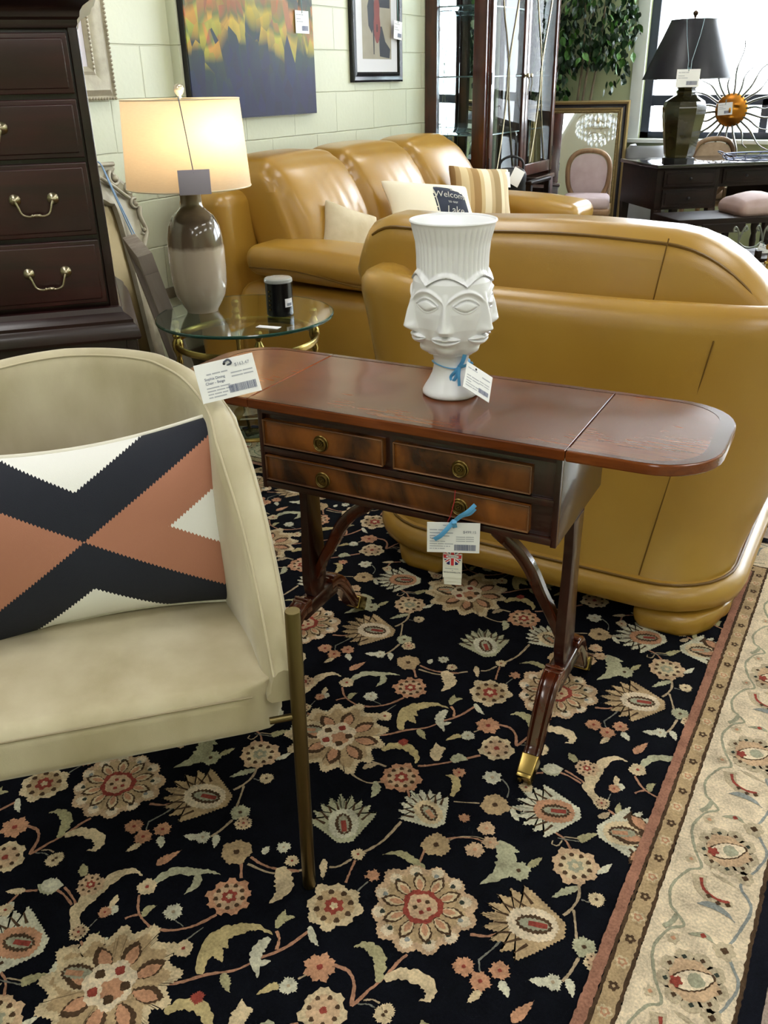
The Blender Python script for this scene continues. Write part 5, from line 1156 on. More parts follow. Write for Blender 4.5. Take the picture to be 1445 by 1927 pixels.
ma = nt.nodes.new('ShaderNodeMath'); ma.operation = 'MULTIPLY_ADD'; nt.links.new(ns.outputs['Fac'], ma.inputs[0]); ma.inputs[1].default_value = .02; nt.links.new(sp.outputs[2], ma.inputs[2])
mr = nt.nodes.new('ShaderNodeMapRange'); mr.inputs['From Max'].default_value = .42; nt.links.new(ma.outputs[0], mr.inputs[0])
r = nt.nodes.new('ShaderNodeValToRGB'); nt.links.new(mr.outputs[0], r.inputs[0]); el = r.color_ramp.elements
el[0].position = .0; el[0].color = lin('#b5a694'); el[1].position = .565; el[1].color = lin('#c0b19f')
for p_, c_ in ((.60, '#6a5a49'), (.80, '#6f5f4e'), (.86, '#9a8469'), (1, '#a8926f')): e_ = el.new(p_); e_.color = lin(c_)
nt.links.new(r.outputs[0], b.inputs['Base Color'])
mb = MB(); mb.lathe([(0, 0), (.058, 0), (.060, .008), (.072, .026), (.090, .06), (.0985, .105), (.101, .16), (.101, .22), (.0985, .265), (.090, .305), (.073, .338), (.050, .358), (.041, .368), (.038, .38), (.0375, .405), (.040, .413), (.038, .418), (0, .42)], 64)
mb.build('base', M_lampc, lp_, angle=60)
mb = MB(); mb.lathe([(0, .418), (.014, .419), (.014, .445), (.018, .45), (.018, .50), (0, .50)], 20); mb.tube([(0, .045, .47), (0, .065, .56), (0, .045, .68), (0, 0, .718)], .002, 6); mb.tube([(0, -.045, .47), (0, -.065, .56), (0, -.045, .68), (0, 0, .718)], .002, 6)
for k in range(3): a = k*2.09; mb.tube([(0, 0, .716), (.19*math.cos(a), .19*math.sin(a), .712)], .0015, 6)
mb.build('harp', M_antbrass, lp_)
M_shade = bpy.data.materials.new('linen_shade'); M_shade.use_nodes = True; nt = M_shade.node_tree; b = nt.nodes['Principled BSDF']; b.inputs['Roughness'].default_value = .9; b.inputs['Base Color'].default_value = lin('#e8dccb')
tl = nt.nodes.new('ShaderNodeBsdfTranslucent'); tl.inputs[0].default_value = lin('#f3e6d0'); mx = nt.nodes.new('ShaderNodeMixShader'); mx.inputs[0].default_value = .55
nt.links.new(b.outputs[0], mx.inputs[1]); nt.links.new(tl.outputs[0], mx.inputs[2]); nt.links.new(mx.outputs[0], nt.nodes['Material Output'].inputs[0])
tc = nt.nodes.new('ShaderNodeTexCoord'); wv = nt.nodes.new('ShaderNodeTexNoise'); wv.inputs['Scale'].default_value = 60; mp = nt.nodes.new('ShaderNodeMapping'); mp.inputs['Scale'].default_value = (1, 1, 8); nt.links.new(tc.outputs['Object'], mp.inputs[0]); nt.links.new(mp.outputs[0], wv.inputs['Vector'])
mm = nt.nodes.new('ShaderNodeMapRange'); mm.inputs['To Min'].default_value = .86; mm.inputs['To Max'].default_value = 1.08; nt.links.new(wv.outputs['Fac'], mm.inputs[0])
vs_ = nt.nodes.new('ShaderNodeVectorMath'); vs_.operation = 'SCALE'; vs_.inputs[0].default_value = lin('#f3e6d0')[:3]; nt.links.new(mm.outputs[0], vs_.inputs[3]); nt.links.new(vs_.outputs[0], tl.inputs[0])
mb = MB(); mb.lathe([(.214, .435), (.2155, .434), (.1985, .716), (.197, .717), (.196, .716), (.2135, .436), (.214, .435)], 72); mb.M = mb.M
sh_ = mb.build('lamp_shade', M_shade, lp_, angle=60)
for rr_, zz in ((.2152, .4365), (.1982, .7145)): mb = MB(); mb.tube([(rr_*math.cos(2*PI*i/64), rr_*math.sin(2*PI*i/64), zz) for i in range(64)], .0022, 6, closed=True); mb.build('trim', mat('shade_trim', '#e9dcc2', .8), sh_)
mb = MB(); mb.lathe([(0, .716), (.008, .716), (.006, .724), (.010, .728), (.016, .737), (.0175, .745), (.016, .753), (.009, .760), (0, .762)], 24); mb.build('finial', mat('crystal_finial', '#cfc6b4', .12, .5), lp_)
mb = MB(); mb.sphere((0, 0, .57), .03, seg=20); mb.build('bulb', mat('warm_bulb', '#fff3d8', .4, emit='#ffe2ac', estr=9), lp_)
pl = bpy.data.lights.new('bulb_light', 'POINT'); pl.energy = 4.0; pl.color = (1, .84, .62); pl.shadow_soft_size = .04; po = bpy.data.objects.new('bulb_light', pl); C.objects.link(po); po.parent = lp_; po.location = (.10, -.02, .62)
o = thing('shade_tag', 'blank pale tag hung on a blue string over the lit lampshade', 'price tag', (lx, ly, GZ+.0129))
# side of the shade that faces the room
a0 = math.atan2(-ly, -lx)+.08; dirx, diry = math.cos(a0), math.sin(a0)
mb = MB(); mb.rbox((0, 0, 0), (.104, .0012, .078), .0003, n=1, seg=1); cd = mb.build('card', mat('lilac_card_back', '#b3aebf', .7), o)
cd.location = (.224*dirx, .224*diry, .470); cd.rotation_euler = (0.06, 0, a0+PI/2)
mb = MB(); mb.tube([(.190*math.cos(a0-.10), .190*math.sin(a0-.10), .722), (.2035*math.cos(a0-.10), .2035*math.sin(a0-.10), .718), (.212*math.cos(a0-.05), .212*math.sin(a0-.05), .62), (.225*dirx, .225*diry, .498)], .0018, 6); mb.build('string', mat('slate_ribbon', '#67758a', .5), o)
cx_, cy_ = -1.905, 2.575
o = thing('jar_candle', 'black glass jar candle with a clear lid on the glass table', 'candle', (cx_, cy_, GZ+.0129))
mb = MB(); mb.lathe([(0, 0), (.044, 0), (.0485, .005), (.0485, .118), (.0465, .118), (.0465, .01), (0, .01)], 48); mb.build('jar', mat('black_jar', '#101114', .25), o)
mb = MB(); mb.lathe([(0, .010), (.0460, .010), (.0460, .105), (0, .105)], 32); mb.build('wax', mat('dark_wax', '#18171a', .5), o)
mb = MB(); mb.lathe([(.040, .112), (.0462, .112), (.0462, .1185), (.0495, .1185), (.0500, .122), (.0500, .130), (.047, .133), (.015, .134), (0, .1345)], 48); mb.lathe([(.0502, .1205), (.051, .1205), (.051, .124), (.0502, .124)], 48); mb.build('lid', mat('glass_lid', '#d8dcda', .08, trans=.5), o)
mb = MB(); a1 = math.atan2(-cy_, -cx_)+.75
mb.grid(lambda u, v: (.0492*math.cos(a1-.35+.7*u), .0492*math.sin(a1-.35+.7*u), .035+.030*v), 8, 1, 0)
mb.grid(lambda u, v: (.0495*math.cos(a1-.2+.45*u), .0495*math.sin(a1-.2+.45*u), .039+.010*v), 8, 1, 1); mb.build('price_sticker', [M_paper, M_ink], o)
mb = MB(); a2 = math.atan2(-cy_, -cx_)-.75
for i in range(5): mb.rbox((.0487*math.cos(a2), .0487*math.sin(a2), .028+.016*i), (.004, .012-.002*(i % 2), .006), .001, n=1, seg=1, X=None)
mb.build('gold_print', M_brass, o)
o = tag(MB().rbox((0, 0, .001), (.085, .03, .0012), .0003, n=1, seg=1).build('card', M_paper, loc=(-1.835, 2.405, GZ+.0128), rot=(0, 0, .15)), 'small white card lying flat near the front of the round glass table top', 'card')

# ================================================================== TALL CHEST OF DRAWERS
M_chest = wood('cherry_dark', '#260c0e', '#431719', .34, .3, 'X', 10, '#2c0f11', 8, coatrough=.15)
M_chestd = wood('cherry_darker', '#1a0909', '#2e1112', .34, .3, 'X', 10, '#1a0908', 8, coatrough=.15)
a_ch = math.radians(47.3)
cdr = thing('chest_of_drawers', 'tall dark cherry chest on chest with brass bail pulls behind the velvet chair', 'chest', (-1.677, 1.574, .0125), a_ch)
CWd, CDp = .86, .46
def cbx(mb, x0, x1, y0, y1, z0, z1, r=.002, m=0): mb.rbox(((x0+x1)/2, (y0+y1)/2, (z0+z1)/2), (x1-x0, y1-y0, z1-z0), r, m=m, n=1, seg=2)
mb = MB(); cbx(mb, -CWd, .01, .012, CDp, .80, 1.45); cbx(mb, -.010, .012, .0, .03, .80, 1.45, .004); cbx(mb, -CWd-.002, -CWd+.02, .0, .03, .80, 1.45, .004)
mb.build('upper_case', M_chestd, cdr)
def mould(mb, prof, x0, x1, y0, y1):
    """mitred moulding round the front and both sides; prof = (out, z)"""
    P = [(x0, y1), (x0, y0), (x1, y0), (x1, y1)]; k = len(prof); vs = []
    for i, (x, y) in enumerate(P):
        sx = -1 if i < 2 else 1; sy = 0 if i in (0, 3) else -1
        for o, z in prof: vs.append((x+sx*o, y+sy*o, z))
    fs = [(i*k+j, (i+1)*k+j, (i+1)*k+j+1, i*k+j+1) for i in range(3) for j in range(k-1)]
    mb.add(vs, fs)
mb = MB(); pr = [(0, 1.425), (.004, 1.432), (.004, 1.440), (.010, 1.446), (.012, 1.456), (.020, 1.466), (.034, 1.474), (.046, 1.480), (.050, 1.492), (.058, 1.498), (.060, 1.515), (.056, 1.522), (.0, 1.524)]
mould(mb, pr, -CWd, .01, .0, CDp); cbx(mb, -CWd-.05, .06, -.05, CDp, 1.515, 1.526); mb.build('crown', M_chestd, cdr, angle=30)
mb = MB(); pr = [(0, .815), (.006, .812), (.010, .800), (.022, .792), (.030, .784), (.030, .776), (.036, .770), (.042, .755), (.044, .742), (.040, .735), (.0, .732)]
mould(mb, pr, -CWd, .01, .0, CDp); mb.build('waist_moulding', M_chestd, cdr, angle=30)
mb = MB(); cbx(mb, -CWd-.03, .04, -.022, CDp, .09, .74); cbx(mb, .015, .044, -.030, .02, .09, .735, .005); mb.build('lower_case', M_chestd, cdr)
mb = MB(); cbx(mb, -CWd-.05, .06, -.045, CDp, .0, .10, .012); mb.build('plinth', M_chestd, cdr)
def bail(d, xc, zc, y):
    mb = MB()
    for sg in (-1, 1): mb.lathe([(0, 0), (.0125, 0), (.0135, .0025), (.012, .006), (.007, .009), (.0045, .012), (.0055, .016), (0, .019)], 18, 0, T(xc+sg*.042, y, zc, rx=PI/2))
    pts = smoothpts([(xc-.042, y-.014, zc), (xc-.037, y-.018, zc-.012), (xc-.030, y-.020, zc-.030), (xc-.016, y-.021, zc-.036), (xc, y-.021, zc-.034), (xc+.016, y-.021, zc-.036), (xc+.030, y-.020, zc-.030), (xc+.037, y-.018, zc-.012), (xc+.042, y-.014, zc)], 5)
    mb.tube(pts, [.0026+.0016*math.exp(-((i-len(pts)/2)/2.2)**2) for i in range(len(pts))], 8)
    for sg in (-1, 0, 1): mb.sphere((xc+sg*.008, y-.021, zc-.0345), .0042, 0, 10)
    mb.build('bail_pull', M_steelbrass, d)

def cdrawer(z0, z1, x0=-CWd+.012, x1=-.014, y=-.004):
    mb = MB(); cbx(mb, x0, x1, y, .02, z0, z1, .003); cbx(mb, x0+.010, x1-.010, y-.003, y+.004, z0+.010, z1-.010, .0035)
    d = mb.build('drawer', M_chest, cdr)
    zc = (z0+z1)/2+.006
    for xc in ((-.142, -CWd+.142) if z1 < 1.2 else (-.224, -CWd+.224)): bail(d, xc, zc, y-.002)
for z0, z1 in ((.826, .977), (.988, 1.151), (1.161, 1.284), (1.295, 1.416)): cdrawer(z0, z1)
for z0, z1 in ((.12, .30), (.31, .50), (.51, .70)): cdrawer(z0, z1, -CWd-.01, .01, -.026)
for ch_ in cdr.children:
    if ch_.name.startswith('drawer'): pass

# ================================================================== FRAMES LEANING BETWEEN CHEST AND WALL
M_rustic = wood('weathered_grey_wood', '#a0948a', '#c4b8ae', .7, 0, 'Z', 8, '#857a70', 6)
fr = thing('wooden_box_frame', 'deep weathered grey wood frame leaning between the dark chest and the silver mirror', 'frame', (-2.27, 2.56, .0125), rot=(-.235, 0, math.atan2(.36, -.44)))
# local: x runs towards the wall, z up, y the face
Lf, Hf, Df, Wf = .50, .775, .055, .07
for nm, xa, xb, za, zb_ in (('rail', 0, Lf, Hf-Wf, Hf), ('rail', 0, Lf, 0, Wf), ('stile', 0, Wf, Wf, Hf-Wf), ('stile', Lf-Wf, Lf, Wf, Hf-Wf)):
    mb = MB(); cbx(mb, xa, xb, -Df/2, Df/2, za, zb_, .002); mb.build(nm, M_rustic, fr)
mb = MB(); cbx(mb, Wf-.003, Lf-Wf+.003, -.004, .004, Wf-.003, Hf-Wf+.003, .001); mb.build('panel', mat('olive_canvas', '#4d452f', .8, col2='#6b6242', nscale=14), fr)
M_silver = mat('antique_silver_leaf', '#98917f', .45, .25, col2='#b9b2a0', nscale=16, bump=.3, bscale=60)
mr_ = thing('ornate_mirror', 'antique silver mirror with scrolled crest leaning on the block wall behind the chest', 'mirror', (-2.735, 2.44, .004), rot=(0, -.216, 0))
# local plane: y across, z up (tilted); half outline on the +y side
ho = [(.0, 1.13), (.06, 1.125), (.12, 1.10), (.22, 1.075), (.30, 1.055), (.37, 1.052), (.44, 1.052), (.43, 1.03), (.405, 1.02), (.43, 1.0), (.445, .98), (.46, .965), (.495, .945), (.50, .92), (.485, .905), (.50, .88), (.505, .85), (.49, .82), (.485, .78), (.50, .74), (.47, .72), (.455, .70), (.44, .60), (.41, .35), (.40, .05), (.38, .0)]
hi = [(.0, .955), (.12, .955), (.20, .950), (.245, .940), (.29, .915), (.335, .885), (.365, .880), (.367, .80), (.36, .60), (.34, .30), (.33, .08)]
def mir(h): return [(-a, b) for a, b in h[::-1] if a > 0]+h
mb = MB(); O_ = mir(ho); I_ = mir(hi)
# frame body as a strip between inner and outer loops (resampled)
def resamp(P, n, closed=True):
    P = [np.array(p) for p in P]; Q = P+[P[0]] if closed else P; L = [0]
    for a, b in zip(Q, Q[1:]): L.append(L[-1]+np.linalg.norm(b-a))
    out = []; k = 0
    for i in range(n):
        s_ = L[-1]*i/n
        while L[k+1] < s_: k += 1
        t = (s_-L[k])/max(1e-9, L[k+1]-L[k]); out.append(Q[k]+(Q[k+1]-Q[k])*t)
    return out
Oc = O_[O_.index((0.0, 1.13)):]+O_[:O_.index((0.0, 1.13))]; Ic = I_[I_.index((0.0, .955)):]+I_[:I_.index((0.0, .955))]
NO = 120; o1 = resamp(Oc, NO); i1 = resamp(Ic, NO)
rings = []
for t, x in ((0, .0), (0, .022), (.10, .030), (.25, .022), (.40, .020), (.70, .022), (.85, .034), (.95, .034), (1, .020), (1, .0)):
    rings.append([(x, o1[i][0]+(i1[i][0]-o1[i][0])*t, o1[i][1]+(i1[i][1]-o1[i][1])*t) for i in range(NO)])
vs = [p for r_ in rings for p in r_]; fs = [(k*NO+i, k*NO+(i+1) % NO, (k+1)*NO+(i+1) % NO, (k+1)*NO+i) for k in range(len(rings)-1) for i in range(NO)]
mb.add(vs, fs)
mb.build('frame', M_silver, mr_, angle=30)
def spiral(cy_, cz_, r0, turns, ph, sg, w):
    global mb
    pts = [(.030+.006*(i/24), cy_+sg*(r0*(1-i/28))*math.cos(ph+turns*2*PI*i/24), cz_+(r0*(1-i/28))*math.sin(ph+turns*2*PI*i/24)) for i in range(25)]
    mb.tube(pts, [w*(1-.5*i/24) for i in range(25)], 8)
    mb.sphere((.034, cy_, cz_), w*1.5, 0, 10)
for sg in (-1, 1):
    mb = MB(); spiral(sg*.405, .985, .034, 1.1, 2.0, sg, .009); spiral(sg*.470, .935, .026, 1.0, 1.2, sg, .008); spiral(sg*.478, .875, .026, 1.1, 1.0, sg, .008); spiral(sg*.488, .765, .020, .9, 3.6, sg, .007)
    mb.tube(smoothpts([(.03, sg*.20, 1.02), (.036, sg*.30, 1.005), (.036, sg*.37, .965), (.036, sg*.42, .925), (.034, sg*.455, .90)], 5), .008, 8)
    mb.tube(smoothpts([(.03, sg*.10, 1.075), (.036, sg*.24, 1.050), (.034, sg*.42, 1.042)], 5), .009, 8)
    mb.tube(smoothpts([(.034, sg*.497, .86), (.036, sg*.485, .82), (.036, sg*.497, .76), (.032, sg*.475, .72), (.028, sg*.455, .68)], 5), [.011, .012, .012, .011, .010]+[.010]*16, 8)
    mb.build('scrollwork', M_silver, mr_, angle=50)
mb = MB(); mb.add([(.012, a, b) for a, b in i1], [tuple(range(NO))]); mb.build('mirror_glass', mat('bronzed_mirror', '#6b5c3c', .35, .6), mr_, smooth=False)
o = thing('blue_cord', 'thin blue cord looped over the top of the ornate silver mirror', 'cord', (-2.93, 2.775, 1.03))
mb = MB(); mb.tube(smoothpts([(.0, -.01, -.25), (.0, -.02, -.02), (.005, -.015, .012), (.03, -.005, .0), (.05, .03, -.12), (.075, .09, -.30)], 6), .003, 6); mb.tube(smoothpts([(.03, -.005, .0), (.055, .02, -.12), (.085, .07, -.31)], 6), .003, 6); mb.build('loop', mat('blue_cord', '#8fb0d8', .5), o)
tag(o, 'thin blue cord looped over the top of the ornate silver mirror', 'cord')
# ================================================================== PICTURES ON THE BLOCK WALL
def frame_yz(mb, y0, y1, z0, z1, w, prof, m=0):
    """mitred picture frame in a yz plane facing +x; prof = list of (t across 0 outer..1 inner, x)"""
    rings = [[(x, y0+w*t, z0+w*t), (x, y1-w*t, z0+w*t), (x, y1-w*t, z1-w*t), (x, y0+w*t, z1-w*t)] for t, x in prof]
    vs = [p for r_ in rings for p in r_]; fs = [(k*4+i, k*4+(i+1) % 4, (k+1)*4+(i+1) % 4, (k+1)*4+i) for k in range(len(prof)-1) for i in range(4)]
    mb.add(vs, fs, m)
def hang_tag(name, label, loc, w=.10, h=.075, string=.14, seed=1, rz=PI/2, col=None, tilt=0):
    o = thing(name, label, 'price tag', loc, rz)
    lines = [(.08, .80, .09, (3, 5, 4,), 0), (.08, .62, .08, (9,), 0), (.08, .50, .08, (4, 9,), 0)]
    c = tagcard('card', w, h, lines, None, o, bar=(.45, .92, .12, .34), hole=(.5, .9), seed=seed); c.rotation_euler = (0, tilt, 0)
    mb = MB(); mb.tube([(-.003, .002, h*.4+string), (.0, -.0015, h*.4)], .0016, 6); mb.tube([(.004, .002, h*.4+string), (.001, -.0015, h*.4)], .0016, 6); mb.build('string', mat('teal_string', '#6f8d92', .6), o); return o
XW = X0+.001
o = thing('framed_print', 'silver-grey beaded picture frame with a white mat hanging left of the lamp', 'picture', (XW, 2.55, 1.27))
mb = MB(); frame_yz(mb, -.48, .48, 0, .74, .125, [(0, 0), (0, .022), (.06, .030), (.12, .022), (.3, .034), (.55, .030), (.75, .022), (.85, .026), (1, .014), (1, 0)]); mb.build('frame', M_silver, o, angle=20)
mb = MB()
for i in range(60): mb.sphere((.027, -.475+.95*i/59, .005), .007, 0, 8)
for i in range(1, 46): mb.sphere((.027, .475, .005+.73*i/46), .007, 0, 8)
for i in range(34): mb.sphere((.026, .375, .12+.5*i/33), .006, 0, 8)
mb.build('beading', M_silver, o)
mb = MB(); mb.add([(.012, -.37, .11), (.012, .37, .11), (.012, .37, .63), (.012, -.37, .63)], [(0, 1, 2, 3)]); mb.build('mat_board', mat('lilac_mat', '#d8d4e0', .6), o, smooth=False)
mb = MB(); mb.add([(.0125, -.25, .20), (.0125, .25, .20), (.0125, .25, .55), (.0125, -.25, .55)], [(0, 1, 2, 3)]); mb.build('print', mat('pale_etching', '#cfc8d2', .6, col2='#b9b0bd', nscale=12), o, smooth=False)
# abstract painting
XP = X0+.05+.001
def painting_mat():
    m = bpy.data.materials.new('abstract_landscape'); m.use_nodes = True; nt = m.node_tree; b = nt.nodes['Principled BSDF']; b.inputs['Roughness'].default_value = .45
    def N(t, **k):
        n = nt.nodes.new(t)
        for a_, v in k.items(): n.inputs[a_].default_value = v
        return n
    b.inputs['Roughness'].default_value = .6; lk = nt.links.new; tc = N('ShaderNodeTexCoord'); sp = N('ShaderNodeSeparateXYZ'); lk(tc.outputs['Object'], sp.inputs[0])
    mp = N('ShaderNodeMapping'); mp.inputs['Scale'].default_value = (1, 4.5, 1.6); lk(tc.outputs['Object'], mp.inputs[0])
    n1 = N('ShaderNodeTexNoise', Scale=2.0, Detail=1.5); vq = N('ShaderNodeTexVoronoi', Scale=3.2); lk(mp.outputs[0], vq.inputs['Vector']); lk(vq.outputs['Position'], n1.inputs['Vector'])
    nb = N('ShaderNodeTexNoise', Scale=2.4, Detail=2.0); lk(tc.outputs['Object'], nb.inputs['Vector'])
    h = N('ShaderNodeMath'); h.operation = 'MULTIPLY_ADD'; h.inputs[1].default_value = .42; lk(n1.outputs['Fac'], h.inputs[0]); lk(sp.outputs[2], h.inputs[2])
    h1 = N('ShaderNodeMath'); h1.operation = 'MULTIPLY_ADD'; h1.inputs[1].default_value = .45; lk(nb.outputs['Fac'], h1.inputs[0]); lk(h.outputs[0], h1.inputs[2])
    mr = N('ShaderNodeMapRange'); mr.inputs['From Min'].default_value = .3; mr.inputs['From Max'].default_value = 1.3; lk(h1.outputs[0], mr.inputs[0])
    r = N('ShaderNodeValToRGB'); lk(mr.outputs[0], r.inputs[0]); el = r.color_ramp.elements
    el[0].position = 0; el[0].color = lin('#12153a'); el[1].position = .30; el[1].color = lin('#1a2048')
    for p_, c_ in ((.40, '#1f2b44'), (.455, '#2a3a3a'), (.50, '#9c8a30'), (.54, '#b89c38'), (.565, '#6f6f3a'), (.59, '#a0693c'), (.63, '#a87440'), (.65, '#4b5238'), (.70, '#2f3f3b'), (.78, '#7a6a46'), (.9, '#2b3a38')): e_ = el.new(p_); e_.color = lin(c_)
    vo = N('ShaderNodeTexVoronoi', Scale=10.0); mp2 = N('ShaderNodeMapping'); mp2.inputs['Scale'].default_value = (1, 1.6, 1); lk(tc.outputs['Object'], mp2.inputs[0]); lk(mp2.outputs[0], vo.inputs['Vector'])
    mx = N('ShaderNodeMix'); mx.data_type = 'RGBA'; mx.blend_type = 'OVERLAY'; mx.inputs[0].default_value = .22; lk(r.outputs[0], mx.inputs[6]); lk(vo.outputs['Color'], mx.inputs[7]); lk(mx.outputs[2], b.inputs['Base Color'])
    return m
o = thing('abstract_painting', 'large navy blue and golden abstract canvas hanging on the block wall above the sofa', 'painting', (XP, 3.965, 1.17))
mb = MB(); cbx(mb, .001, .034, -.515, .515, 0, .86, .002); mb.build('canvas', painting_mat(), o)
mb = MB(); frame_yz(mb, -.519, .519, -.004, .864, .006, [(0, 0), (0, .030), (1, .030), (1, 0)]); mb.build('edge', M_black, o, smooth=False)
o = hang_tag('painting_tag', 'white price tag hanging on the right side of the abstract painting', (XP+.040, 4.37, 1.605), .125, .105, .18, 11); 
# framed violin picture
o = thing('violin_picture', 'black framed still life print of a hanging violin with white mat, by the display cabinet', 'picture', (XP, 5.205, 1.315))
mb = MB(); frame_yz(mb, -.305, .305, 0, .80, .055, [(0, 0), (0, .022), (.2, .026), (.55, .020), (.8, .024), (1, .014), (1, 0)]); mb.build('frame', mat('gloss_black_frame', '#131218', .2), o, angle=20)
mb = MB(); mb.add([(.012, -.26, .05), (.012, .26, .05), (.012, .26, .76), (.012, -.26, .76)], [(0, 1, 2, 3)]); mb.build('mat_board', mat('white_mat', '#d6d6dc', .6), o, smooth=False)
mb = MB()
def pl_(pts, m, x): mb.add([(x, y, z) for y, z in pts], [tuple(range(len(pts)))], m)
pl_([(-.175, .125), (.175, .125), (.175, .68), (-.175, .68)], 0, .0128)
pl_([(-.10, .30), (-.06, .26), (-.03, .32), (-.03, .68), (-.06, .68), (-.09, .44), (-.11, .40)], 1, .0132); pl_([(-.045, .15), (-.035, .15), (-.03, .32), (-.05, .32)], 1, .0133)
pl_([(.03, .14), (.15, .13), (.16, .18), (.10, .22), (.06, .30), (.02, .30)], 1, .0132); pl_([(.02, .40), (.16, .40), (.16, .68), (.02, .68)], 1, .01315)
body = [(0+.036*math.cos(a)*(1.12-.22*math.exp(-((math.sin(a)-.15)/.25)**2)+.18*max(0, -math.sin(a))), .34+.13*math.sin(a)) for a in [2*PI*i/40 for i in range(40)]]
pl_(body, 2, .0137); pl_([(-.006, .45), (.006, .45), (.006, .60), (-.006, .60)], 3, .0139); pl_([(-.010, .60), (.010, .60), (.012, .65), (-.012, .65)], 2, .0139); pl_([(-.008, .27), (.008, .27), (.008, .31), (-.008, .31)], 3, .0139)
mb.build('print', [mat('print_beige', '#8f8878', .6, col2='#a19a88', nscale=8), mat('print_black', '#20222c', .6), mat('print_red', '#7d3a34', .6), mat('print_dark', '#3a2420', .6)], o, smooth=False)
hang_tag('picture_tag', 'small white price tag hanging over the right edge of the violin picture frame', (XP+.034, 5.43, 1.60), .105, .10, .14, 12, tilt=.08)

# ================================================================== CHINA DISPLAY CABINET
M_cab = wood('cabinet_cherry', '#35160e', '#5c2a1a', .28, .5, 'Z', 10, '#3d1a10', 8)
M_cglass = mat('cabinet_glass', '#eef5f5', 0.0, trans=1.0, ior=1.12, spec=.8)
cab = thing('display_cabinet', 'tall cherry wood china cabinet with glass doors and glass shelves in the far corner', 'cabinet', (-2.995, 5.86, .001))
CX, CYL, CH = .44, 1.36, 2.3
mb = MB()
for (x0, x1, y0, y1) in ((0, .085, 0, .05), (CX-.09, CX, 0, .05), (0, .085, CYL-.05, CYL), (CX-.09, CX, CYL-.05, CYL)): cbx(mb, x0, x1, y0, y1, .62, CH)
for z0, z1 in ((CH-.10, CH),): cbx(mb, 0, CX, 0, CYL, z0, z1)
cbx(mb, 0, CX, .001, .045, .62, .70); cbx(mb, 0, CX, CYL-.045, CYL-.001, .62, .70)
mb.build('case', M_cab, cab)
mb = MB(); cbx(mb, 0, CX+.02, -.02, CYL+.02, .0, .62, .006); cbx(mb, 0, CX+.03, -.03, CYL+.03, .60, .63, .006); mb.build('base_cupboard', M_cab, cab)
mb = MB(); pr = [(0, CH-.04), (.02, CH-.03), (.03, CH), (.06, CH+.03), (.065, CH+.05), (0, CH+.052)]
mb.rbox((CX/2, CYL/2, CH+.02), (CX+.10, CYL+.10, .07), .02, n=1, seg=3); mb.build('cornice', M_cab, cab)
mb = MB(); cbx(mb, .004, .010, .05, CYL-.05, .70, CH-.1, .0005); mb.build('mirror_back', M_mirror, cab)
for yy in (.022, CYL-.022):
    mb = MB(); cbx(mb, .085, CX-.09, yy-.002, yy+.002, .70, CH-.1, .0005); mb.build('side_glass', M_cglass, cab)
for zz in (.975, 1.335, 1.745, 2.05):
    mb = MB(); cbx(mb, .012, CX-.05, .05, CYL-.05, zz-.004, zz+.004, .001); mb.build('glass_shelf', mat('shelf_glass', '#b9d4d6', .05, trans=.75, ior=1.4), cab)
DW = (CYL-.09)/2
for k in range(2):
    y0 = .048+k*DW; y1 = y0+DW-.004; d = None
    mb = MB()
    for (a, b_, z0, z1) in ((y0, y0+.055, .66, CH-.12), (y1-.055, y1, .66, CH-.12), (y0+.055, y1-.055, .66, .74), (y0+.055, y1-.055, CH-.2, CH-.12)): cbx(mb, CX, CX+.022, a, b_, z0, z1, .005)
    d = mb.build('door', M_cab, cab)
    mb = MB(); cbx(mb, CX+.008, CX+.012, y0+.05, y1-.05, .73, CH-.19, .0005); mb.build('pane', M_cglass, d)
    mb = MB(); ym = (y0+y1)/2
    for sg in (-1, 1):
        pts = smoothpts([(CX+.014, ym+sg*.20, 2.1), (CX+.014, ym+sg*.14, 1.8), (CX+.014, ym+sg*.03, 1.5), (CX+.014, ym-sg*.01, 1.35), (CX+.014, ym-sg*.02, 1.2), (CX+.014, ym-sg*.08, .95), (CX+.014, ym-sg*.15, .75)], 6); mb.tube(pts, .0045, 8)
    mb.build('tracery', M_steelbrass, d)
    mb = MB(); yk = y1-.028 if k == 0 else y0+.028; mb.lathe([(0, 0), (.018, 0), (.020, .003), (.008, .006), (.007, .014), (.014, .020), (.016, .027), (.010, .033), (0, .034)], 20, 0, T(CX+.022, yk, 1.335, ry=PI/2)); mb.tube(smoothpts([(CX+.045, yk, 1.33), (CX+.05, yk+.01, 1.29), (CX+.046, yk, 1.255), (CX+.05, yk-.005, 1.21)], 4), .003, 6); mb.build('knob', M_steelbrass, d)
    mb = MB()
    yh = y0+.006 if k == 0 else y1-.006
    for zz in (1.32, 2.0, .8): cbx(mb, CX+.020, CX+.026, yh-.006, yh+.006, zz-.035, zz+.035, .002)
    mb.build('hinge', M_black, d)

# ================================================================== DARK WOOD ARMCHAIR + BAG
M_espresso = wood('espresso_wood', '#120907', '#24140f', .5, 0, 'X', 10, '#201310', 8); M_espresso.node_tree.nodes['Principled BSDF'].inputs['Specular IOR Level'].default_value = .15
ac = thing('wooden_armchair', 'dark wooden armchair standing behind the far arm of the long sofa', 'chair', (-2.335, 5.925, .001), 0)
for sx in (-1, 1):
    for yy, h_ in ((-.17, .70), (.17, .70)):
        mb = MB(); cbx(mb, sx*.16-.018, sx*.16+.018, yy-.018, yy+.018, 0, h_, .004); mb.build('leg', M_espresso, ac)
    mb = MB(); cbx(mb, sx*.16-.022, sx*.16+.022, -.19, .19, .690, .715, .008); mb.build('armrest', M_espresso, ac)
mb = MB()
for zz in (.54, .62, .68): cbx(mb, -.15, .15, .155, .180, zz-.02, zz+.02, .004)
mb.build('backrest', M_espresso, ac)
